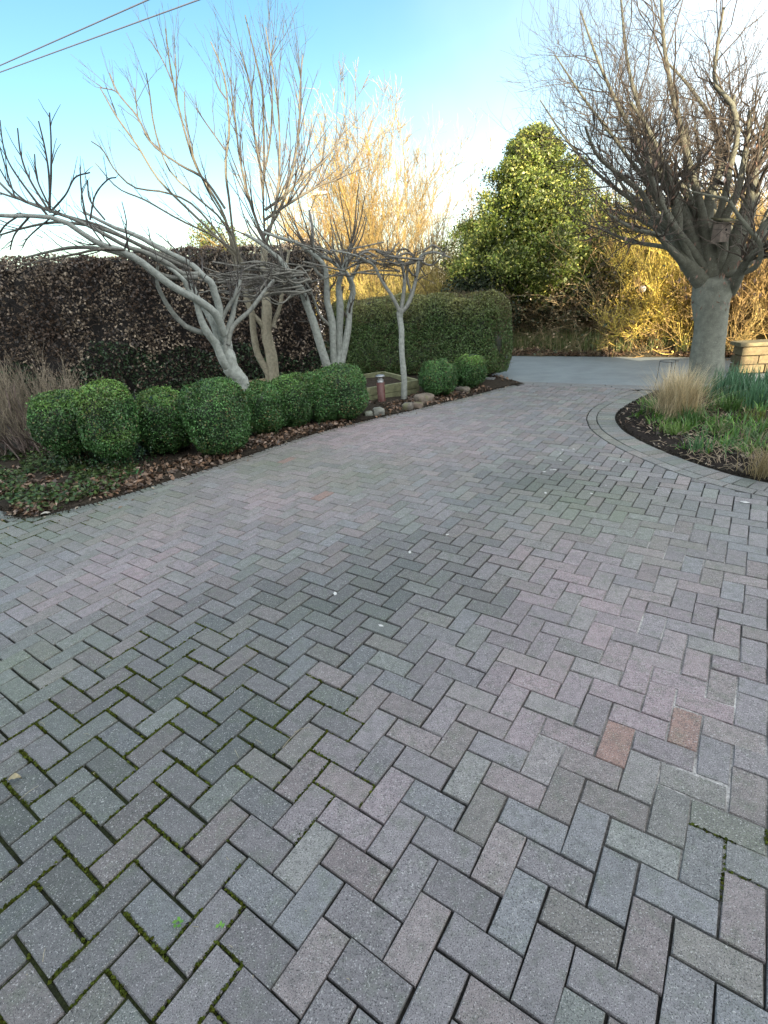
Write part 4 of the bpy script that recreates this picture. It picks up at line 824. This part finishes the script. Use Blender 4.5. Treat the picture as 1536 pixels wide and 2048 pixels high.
# street lamp
q=at(622,440,vpt(622,440,2.2)[1]); hz_=at(640,389,q[1])[2]; root=thing('street_lamp','grey street lamp with bright white lantern among the golden trees','street lamp',(q[0],q[1],.2))
mb=MB(); lathe(mb,[(.09,-q[2]+.1),(.09,1.-q[2]),(.06,1.05-q[2]),(.045,hz_-q[2]-.05)],q,(.36,.38,.44),10); o=[mb.build('pole',M_paint,None,True)]
mb=MB(); tubes(mb,np.array([[q[0],q[1],hz_-.1],[q[0]+.08,q[1],hz_],[q[0]+.3,q[1],hz_+.02]]),np.array([.035,.03,.025]),(.36,.38,.44),8); o.append(mb.build('arm',M_paint,None,True))
mb=MB(); v,f=rbox_grid(.22,.1,.055,.053,6); v[:,2]*=1-.3*v[:,0]/.3; mb.quads(v+np.array([q[0]+.36,q[1],hz_+.03]),f,(.8,.8,.8)); o.append(mb.build('lantern',M_paint,None,True)); adopt(root,*o)
# low stone wall right
w0=gr(1474,748); w1=gr(1600,752)+np.array([.5,.3]); wd_=nrm(w1-w0); wn=np.array([-wd_[1],wd_[0]]); WL=2.6; wa=math.atan2(wd_[1],wd_[0])
root=thing('stone_wall','low mossy sandstone wall at right edge behind the daffodil leaves','wall',(*w0,0))
mb=MB(); cc=w0+wd_*WL/2+wn*.16; box(mb,(*cc,.17),(WL-.06,.22,.34),(.12,.10,.07),wa); o=[mb.build('wall_core',M_stone)]
for row in range(3):
    s=-.02-.12*(row%2)
    while s<WL:
        l_=rng.uniform(.26,.45); hh=.125; a0=max(s,0); a1=min(s+l_,WL)
        if a1-a0>.08:
            mb=MB(); cc=w0+wd_*(a0+a1)/2+wn*(.15+rng.normal(0,.006)); box(mb,(*cc,.065+row*.135),(a1-a0-.012,.3,hh),np.array((.20,.155,.085))*rng.uniform(.65,1.15),wa+rng.normal(0,.01),.015); o.append(mb.build('stone_block',M_stone,None,True))
        s+=l_
s=-.05
while s<WL:
    mb=MB(); cc=w0+wd_*(s+.3)+wn*.15; box(mb,(*cc,.435),(.585,.36,.06),np.array((.25,.21,.12))*rng.uniform(.8,1.1),wa,.012); o.append(mb.build('coping_stone',M_stone,None,True)); s+=.6
adopt(root,*o)
# overhead cables, their pole
def cable(label,a,b,Ya,Yb):
    P0,P1=at(*a,Ya),at(*b,Yb); ext=P1+(P1-P0)/np.linalg.norm(P1-P0)*2.; d=P1-P0; t=( -3.5-P0[1])/d[1] if d[1]<0 else 1.6; E=P0+d*t
    n=30; s=np.linspace(0,1,n)[:,None]; Q=P0+(E-P0)*s; Q[:,2]-=.25*(4*s*(1-s))[:,0]*0
    mb=MB(); tubes(mb,Q,np.full(n,.008),(.11,.13,.17),6); o=mb.build('overhead_cable',M_cable,None,True); tag(o,label,'cable'); return P0,E
p0,e0=cable('upper of the two overhead cables crossing the sky at top left',(-260,246),(300,-2),14,8.5)
p1,e1=cable('lower of the two overhead cables crossing the sky at top left',(-260,239),(402,-2),14,8.5)
root=thing('utility_pole','wooden utility pole at the left that carries the overhead cables','pole',(p0[0],p0[1]+.15,0)); mb=MB(); lathe(mb,[(.14,-.1),(.10,max(p0[2],p1[2])+.35),(.0,max(p0[2],p1[2])+.4)],(p0[0],p0[1]+.13,0),(.16,.12,.08),12); o=[mb.build('pole',M_wood,None,True)]
mb=MB(); box(mb,(p0[0],p0[1]+.02,(p0[2]+p1[2])/2),(.9,.08,.09),(.2,.16,.1)); o.append(mb.build('cross_arm',M_wood)); adopt(root,*o)

rng = np.random.default_rng(109)
# ------------------------------------------------------------------ left bed: raised beds, light, rocks, twiggy shrub, litter
def raised_bed(label,f0,f1,dep,h,col,stone=False):
    f0,f1=np.array(f0),np.array(f1); d=nrm(f1-f0); n=np.array([-d[1],d[0]]); L=np.linalg.norm(f1-f0); a=math.atan2(d[1],d[0])
    root=thing('raised_bed',label,'raised bed',(*(f0+f1)/2,0)); o=[]
    for r_ in range(2):
        for (c,l_,an) in [((f0+f1)/2,L,a),((f0+f1)/2+n*dep,L,a),(f0+n*dep/2,dep-.06,a+math.pi/2),(f1+n*dep/2,dep-.06,a+math.pi/2)]:
            mb=MB(); box(mb,(*c,h*(.25+.5*r_)),(l_,.055,h/2-.006),np.array(col)*rng.uniform(.85,1.15),an,.006); o.append(mb.build('plank',M_wood))
    mb=MB(); g=np.linspace(0,1,14); u,v=np.meshgrid(g,g,indexing='ij'); XY_=f0+d*(u*(L-.06)+.03)[...,None]+n*(v*(dep-.06)+.03)[...,None]; Z_=h*.72+.02*wob(XY_,4,2); i,j=np.meshgrid(np.arange(13),np.arange(13),indexing='ij'); q=i*14+j
    mb.quads(np.dstack([XY_,Z_]),np.stack([q,q+14,q+15,q+1],-1),(.05,.04,.03)); o.append(mb.build('soil',M_soil,None,True)); adopt(root,*o); return f0,d,n,L
f0=gr(716,812); f1=gr(838,791); bd=raised_bed('weathered greenish timber raised bed beside the bollard light',f0,f1,1.25,.25,(.23,.24,.135))
g0=gr(255,800); g1=gr(620,753,.0); raised_bed('long low timber raised bed behind the row of box bushes',at(262,800,7.0)[:2],at(625,760,8.9)[:2]+np.array([.0,-.3]),.9,.3,(.34,.29,.17))
def rock(label,px,py,s,col,z=0.,Y=None):
    c=gr(px,py) if Y is None else Y; root=None; v,f=rbox_grid(s*.5,s*.38,s*.32,s*.2,6); k=rng.integers(1e6); v=v*(1+.16*wob(v/s,3.1,k)[:,None]); a=rng.uniform(0,3)
    M3=np.array([[math.cos(a),-math.sin(a),0],[math.sin(a),math.cos(a),0],[0,0,1]]); mb=MB(); mb.quads(v@M3.T,f,col); o=mb.build('rock',M_stone,None,True); o.location=(*c,z+s*.16); return tag(o,label,'rock')
rock('rounded pale boulder at the foot of the box ball right of the raised bed',848,806,.27,(0.204, 0.17, 0.136))
rock('grey rock on the drive edge just right of the slender tree',816,818,.19,(0.15, 0.136, 0.116))
rock('square grey rock below the bollard light, left of the slender tree',757,829,.2,(0.224, 0.231, 0.204))
rock('small pale rock at the right foot of the tallest box bush',737,832,.13,(0.245, 0.258, 0.218))
rock('flat rock between the last two box balls and the drive',925,787,.22,(0.17, 0.15, 0.122))
rock('brown rock half buried in leaves right of the slender tree',835,815,.15,(0.163, 0.129, 0.102))
rock('rough stone standing on the end of the long timber bed',590,748,.26,(.22,.17,.13),.27,at(590,746,8.35)[:2])
# bollard light
c=gr(764,809); root=thing('bollard_light','rusty red-brown bollard light with steel cap beside the raised bed','bollard light',(*c,0)); H=at(756,749,c[1])[2]
mb=MB(); lathe(mb,[(.058,-.05),(.058,H-.115),(.0,H-.115)],(*c,0),(.11,.042,.035),20); o=[mb.build('post',M_paint,None,False)]
mb=MB(); lathe(mb,[(.048,H-.114),(.048,H-.08),(.0,H-.08)],(*c,0),(.35,.36,.36),20); o.append(mb.build('collar',M_metal,None,False))
mb=MB(); lathe(mb,[(.034,H-.08),(.034,H-.03),(.0,H-.03)],(*c,0),(.3,.31,.31),20); o.append(mb.build('lens',M_paint,None,False))
mb=MB(); lathe(mb,[(.0,H-.032),(.072,H-.03),(.072,H-.018),(.05,H-.008),(.0,H)],(*c,0),(.45,.46,.46),20); o.append(mb.build('cap',M_metal,None,False)); adopt(root,*o)
# bare twiggy shrub far left
c=gr(72,915); root=thing('twiggy_shrub','bare brown twiggy shrub with fanned stems at the left edge, beside the first box ball','shrub',(*c,0))
ns=70; P=np.zeros((ns,9,3)); P[:,0]=np.column_stack([c+rng.normal(0,.13,(ns,2)),np.zeros(ns)]); dd=nrm(np.column_stack([rng.normal(.0,.6,ns),rng.normal(.2,.45,ns),rng.uniform(.5,1.1,ns)]))
for k in range(1,9): dd=nrm(dd+rng.normal(size=(ns,3))*.12+np.array([0,0,.05])); P[:,k]=P[:,k-1]+dd*rng.uniform(.07,.15,(ns,1))
Rr=rng.uniform(.006,.014,ns)[:,None]*np.linspace(1,.5,9); t1=grow(P,Rr,9,.35,1,(.2,.8),(.2,.55),6,.5,.6,.12,.08,.45,.0022); t2=grow(t1[0],t1[1],3,.3,1,(.2,.7),(.1,.3),4,.7,.6,.1,.08,.5,.0018)
mb=MB(); tubes(mb,P,Rr,np.array([[.15,.115,.10]])*rng.uniform(.6,1.4,(ns,1)),5); o=[mb.build('stem',M_twig,None,True)]; mb=MB()
for q,r_ in (t1,t2): tubes(mb,q,r_,np.array([[.25,.21,.15]])*rng.uniform(.5,1.4,(len(q),1)),3)
o.append(mb.build('twigs',M_twig,None,True)); adopt(root,*o)
# leaf litter on the left bed (stuff)
k=rng.integers(0,240,26000); k=k[(LEFT[k,0]>-4.3)]; N=len(k); of=rng.gamma(1.7,.28,N); q=LEFT[k]+nL[k]*of[:,None]+rng.normal(0,.03,(N,2)); dens=wob(q,1.6,91)+.6*np.exp(-((q-gr(520,885))**2).sum(1)/.8)+.5*np.exp(-((q-gr(330,935))**2).sum(1)/.5)+.3*np.exp(-((q-gr(830,812))**2).sum(1)/.3); kp=dens>rng.uniform(-.05,1.3,N); q=q[kp]; N=len(q)
cc=np.array([(.20,.13,.085),(.12,.085,.06),(.36,.27,.21),(.08,.06,.05),(.26,.16,.10)])[rng.integers(0,5,N)]
mb=MB(); leaves(mb,np.column_stack([q,soil_z(q)+rng.uniform(.004,.03,N)]),np.array([[0,0,1.]]),rng.uniform(.025,.085,N),cc*rng.uniform(.5,1.4,(N,1)),.5,.7,0,.3)
tag(mb.build('leaf_litter',M_dead),'drift of brown fallen leaves under the box bushes along the drive','leaf litter',kind='stuff')
k=rng.integers(60,235,90); q=LEFT[k]-nL[k]*np.abs(rng.normal(0,.16,90))[:,None]; mb=MB(); leaves(mb,np.column_stack([q,np.full(90,.008)]),np.array([[0,0,1.]]),rng.uniform(.015,.05,90),np.array([(.24,.17,.11),(.14,.10,.07),(.4,.34,.26)])[rng.integers(0,3,90)],.5,.35,0,.3)
tag(mb.build('leaf_scraps',M_dead),'scraps of dead leaf blown onto the paving along the left edge','leaf scraps',kind='stuff')
# soil crumbs spilling over the edges
mb=MB(); k=rng.integers(0,240,9000); q=LEFT[k]+nL[k]*rng.normal(.02,.035,9000)[:,None]; leaves(mb,np.column_stack([q,np.full(9000,.004)]),np.array([[0,0,1.]]),rng.uniform(.008,.022,9000),np.array([.04,.035,.028])*rng.uniform(.5,2.2,(9000,1)),.8,.8)
k=rng.integers(0,230,2500); T2=nrm(np.gradient(BED,axis=0)); nB=np.stack([-T2[:,1],T2[:,0]],1); q=BED[k]+nB[k]*np.abs(rng.normal(.0,.03,2500))[:,None]; leaves(mb,np.column_stack([q,np.full(2500,.006)]),np.array([[0,0,1.]]),rng.uniform(.008,.022,2500),np.array([.03,.027,.022])*rng.uniform(.5,2.2,(2500,1)),.8,.8)
tag(mb.build('soil_crumbs',M_soil),'dark soil crumbs scattered along the edges of the planting beds','soil',kind='stuff')
# ground cover lower left (stuff)
mb=MB(); N=6000; q=np.column_stack([rng.uniform(-4.6,-2.5,N),rng.uniform(4.1,6.2,N)]); _,_,_,d=near(LEFT,q); kk=(d>.05)&(wob(q,2.6,66)-.9*np.maximum(q[:,0]+2.9,0)>-.35); q=q[kk]; N=len(q)
cc=np.array([(.05,.10,.03),(.08,.13,.035),(.12,.16,.06),(.04,.07,.025)])[rng.integers(0,4,N)]; leaves(mb,np.column_stack([q,soil_z(q)+rng.uniform(.01,.07,N)]),np.array([[0,0,1.]]),rng.uniform(.025,.06,N),cc*rng.uniform(.6,1.4,(N,1)),.75,.5)
tag(mb.build('ground_cover',M_leaf),'low green ground cover under the twiggy shrub at the left','ground cover',kind='stuff')
def tuft(name,label,cat,px,py,n,ln,wd,col,lean,bend,zf=bed_z,group=None,rad=.04):
    c=gr(px,py,.03); z=float(zf(c[None])[0])-.005; root=thing(name,label,cat,(*c,z),group); mb=MB(); base=np.column_stack([c+rng.normal(0,rad,(n,2)),np.full(n,z)])
    blades(mb,base,rng.uniform(*ln,n),wd,np.array(col)*rng.uniform(.6,1.4,(n,1)),lean,bend); o=mb.build('leaf_blades',M_grass); o['kind']='stuff'; adopt(root,o); return root
tuft('weed','small blue-green weed at the soil edge below the first pair of box balls',"weed",172,985,40,(.05,.12),.016,(.09,.15,.08),.9,.6,soil_z)
tuft('weed','bright green weed among dead leaves between the two pairs of box balls',"weed",266,955,24,(.06,.13),.03,(.05,.16,.06),.8,.6,soil_z)
tuft('weed','grey-green weed in the gap right of the pale yellow-topped box ball pair',"weed",287,912,30,(.06,.15),.018,(.12,.2,.13),.8,.6,soil_z)
# single fallen leaves and seedlings on the paving
def fallen(label,px,py,s,col,e):
    c=gr(px,py); n=9; t=np.linspace(0,1,n); w_=np.sin(t*math.pi)**.7*.28*s*(1+.15*rng.normal(size=n)); x=(t-.5)*s; z=.006+.012*np.sin(t*math.pi)+.006*rng.random(n)
    v=np.vstack([np.column_stack([x,w_,z+.008]),np.column_stack([x,np.zeros(n),z]),np.column_stack([x,-w_,z+.010])]); f=[(k,k+1,n+k+1,n+k) for k in range(n-1)]+[(n+k,n+k+1,2*n+k+1,2*n+k) for k in range(n-1)]
    mb=MB(); mb.quads(v,f,col); o=mb.build('fallen_leaf',M_dead); o.location=(*c,0); o.rotation_euler=(0,0,e); tag(o,label,'leaf')
fallen('pale curled dead leaf on the paving at the left bed corner',92,1031,.085,(.45,.42,.36),.35)
fallen('crumpled tan leaf on the mossy joint at the left edge of the drive',32,1563,.05,(.42,.36,.22),.1)
fallen('pinkish fallen leaf on the green ground cover at left',88,983,.075,(.42,.22,.17),1.)
fallen('pale upright leaf among the litter at the drive edge by the second box pair',308,958,.07,(.5,.45,.38),1.2)
for lab,px,py,s in [('tiny bright green seedling with five leaves in a joint near bottom left',357,1849,.016),('tiny two-leaved green seedling in a joint, right of the five-leaved one',441,1857,.014)]:
    c=gr(px,py); root=thing('seedling',lab,'seedling',(*c,0)); 
    for k in range(5 if s>.015 else 3):
        a=k*1.257+.3; mb=MB(); leaves(mb,np.array([[c[0]+s*.6*math.cos(a),c[1]+s*.6*math.sin(a),.008]]),np.array([[-.3*math.cos(a),-.3*math.sin(a),1.]]),s*1.1,np.array((.16,.36,.06))*rng.uniform(.8,1.2),.6,.1); adopt(root,mb.build('leaf',M_grass))
mb=MB()
for px,py,px2,py2 in [(40,1600,78,1572),(86,1925,91,1898),(565,1497,600,1460),(588,1466,620,1455),(470,1500,478,1516),(905,1075,930,1068)]+[(x,y,x+rng.uniform(-14,14),y+rng.uniform(-8,8)) for x,y in rng.uniform((20,1100),(700,2000),(22,2))]:
    a,b=gr(px,py),gr(px2,py2); tubes(mb,np.array([[*a,.003],[*(a+b)/2+rng.normal(0,.003,2),.006],[*b,.003]]),np.array([.0012,.0012,.0008]),(.4,.36,.26),3)
tag(mb.build('dry_stalks',M_twig),'thin dry grass stalks lying on the paving','stalks',kind='stuff')

# ------------------------------------------------------------------ right flower bed
rng = np.random.default_rng(110)
root=tuft('ornamental_grass','large straw-coloured ornamental grass clump at the point of the curved flower bed','ornamental grass',1352,836,1500,(.36,.64),.006,(.60,.51,.33),.47,.6,rad=.08)
tuft('ornamental_grass','dry brown grass clump at the right edge, nearest the viewer in the flower bed','ornamental grass',1538,948,260,(.18,.36),.0045,(.30,.24,.12),.5,.6,rad=.06)
DLAB=['blue-green daffodil leaf clump touching the straw-coloured grass','blue-green daffodil leaf clump right of the one touching the grass','daffodil leaf clump between the pollard trunk and the stone wall','daffodil leaf clump before the left end of the stone wall','daffodil leaf clump close against the stone wall at the right edge','foremost daffodil leaf clump, above the yellow-green domed plant','foremost daffodil leaf clump at the right edge','daffodil leaf clump at the right foot of the pollard trunk']
for k,(px,py) in enumerate([(1425,796),(1452,806),(1478,792),(1505,800),(1532,792),(1498,822),(1540,818),(1462,785)]):
    tuft('daffodil_clump',DLAB[k],'daffodil leaves',px,py,75,(.22,.40),.015,(.10,.215,.115),.24,.35,group='daffodil leaf clumps by the wall',rad=.07)
labs=['light green grassy tuft in front of the straw-coloured grass','dark green lily clump right beside the base of the straw-coloured grass','low dark green domed clump in the middle of the flower bed','yellow-green domed clump at the right edge below the daffodil leaves','small upright green shoots nearest the curved paving edge','loose green tuft right of the small upright shoots','bright green clump under the daffodil leaves','pale green clump at the right edge of the bed, above the litter']
for k,(px,py,n,l0,l1,wd,col,le) in enumerate([(1345,868,120,.10,.22,.007,(.14,.24,.05),.7),(1380,850,90,.12,.24,.014,(.055,.13,.03),.6),(1440,872,140,.06,.13,.008,(.09,.14,.03),.8),(1508,848,140,.07,.15,.008,(.14,.17,.03),.7),(1394,902,46,.13,.22,.010,(.09,.20,.08),.25),(1462,903,60,.08,.17,.009,(.10,.22,.07),.6),(1458,828,130,.12,.24,.012,(.10,.2,.05),.5),(1500,885,90,.07,.16,.010,(.12,.2,.08),.8)]):
    tuft('perennial_clump',labs[k],'plant',px,py,n,(l0,l1),wd,col,le,.7,rad=.06)
mb=MB(); N=15000; q=np.column_stack([rng.uniform(2.6,6.6,N),rng.uniform(3.3,7.2,N)]); _,_,_,d=near(BED,q); kk=(d>.22+.12*wob(q,3,5))&(road_s(q)<-.15); q=q[kk]; q=q[wob(q,2.2,17)+.6*wob(q,6,18)>-.12]; N=len(q)
cc=np.array([(.09,.20,.04),(.15,.29,.05),(.10,.22,.07),(.26,.22,.13)])[rng.choice(4,N,p=[.37,.33,.2,.1])]; blades(mb,np.column_stack([q,bed_z(q)-.005]),rng.uniform(.05,.16,N),.015,cc*rng.uniform(.6,1.4,(N,1)),.7,.8,3)
tag(mb.build('bed_greenery',M_grass),'mixed low green shoots covering the back of the curved flower bed','greenery',kind='stuff')
mb=MB(); N=9000; q=np.column_stack([rng.uniform(2.6,6,N),rng.uniform(2.4,7.2,N)]); _,_,_,d=near(BED,q); kk=(d>.03)&(road_s(q)<-.1)&(rng.random(N)<np.clip(.25+wob(q,2.5,23)+.9*np.exp(-((q-gr(1470,925))**2).sum(1)/.15),.06,1)); q=q[kk]; N=len(q)
cc=np.array([(.36,.28,.2),(.16,.11,.08),(.42,.36,.28),(.05,.04,.03)])[rng.choice(4,N,p=[.3,.25,.15,.3])]; leaves(mb,np.column_stack([q,bed_z(q)+.008]),np.array([[0,0,1.]]),rng.uniform(.025,.08,N),cc*rng.uniform(.6,1.2,(N,1)),.3,.5)
tag(mb.build('bark_mulch',M_dead),'bark chips, straw and dead leaves on the dark soil of the curved flower bed','mulch',kind='stuff')
mb=MB()
for k in range(260):
    c=gr(rng.normal(1440,60),rng.normal(905,32),.03); 
    if near(BED,c[None])[3][0]<.04: continue
    a=rng.uniform(0,6.28); e=c+rng.uniform(.05,.16)*np.array([math.cos(a),math.sin(a)]); z=float(bed_z(c[None])[0]); tubes(mb,np.array([[*c,z+.01],[*(c+e)/2,z+.03+.03*rng.random()],[*e,z+.012]]),np.array([.0025,.0025,.0015]),np.array((.42,.34,.23))*rng.uniform(.6,1.2),3)
tag(mb.build('straw',M_twig),'pale broken straw lying on the front of the curved flower bed','straw',kind='stuff')
# wire plant support
c=np.array([4.15,7.35]); zt_=at(1335,722,c[1])[2]; p=[at(x,722,c[1]) for x in (1322,1355)]; root=thing('plant_support','thin dark wire plant support standing behind the straw-coloured grass','plant support',(*c,0)); o=[]
mb=MB(); a=np.linspace(0,6.283,17); X=(p[0]+p[1])/2; r_=np.linalg.norm(p[1]-p[0])/2; tubes(mb,np.column_stack([X[0]+r_*np.cos(a),X[1]+r_*np.sin(a),np.full(17,X[2])]),np.full(17,.004),(.03,.035,.04),6); o.append(mb.build('ring',M_paint,None,True))
for a in (0.3,2.4,4.5):
    mb=MB(); tubes(mb,np.array([[X[0]+r_*math.cos(a),X[1]+r_*math.sin(a),X[2]],[X[0]+r_*1.05*math.cos(a),X[1]+r_*1.05*math.sin(a),X[2]*.5],[X[0]+r_*1.15*math.cos(a),X[1]+r_*1.15*math.sin(a),0]]),np.full(3,.004),(.03,.035,.04),6); o.append(mb.build('leg',M_paint,None,True))
adopt(root,*o)
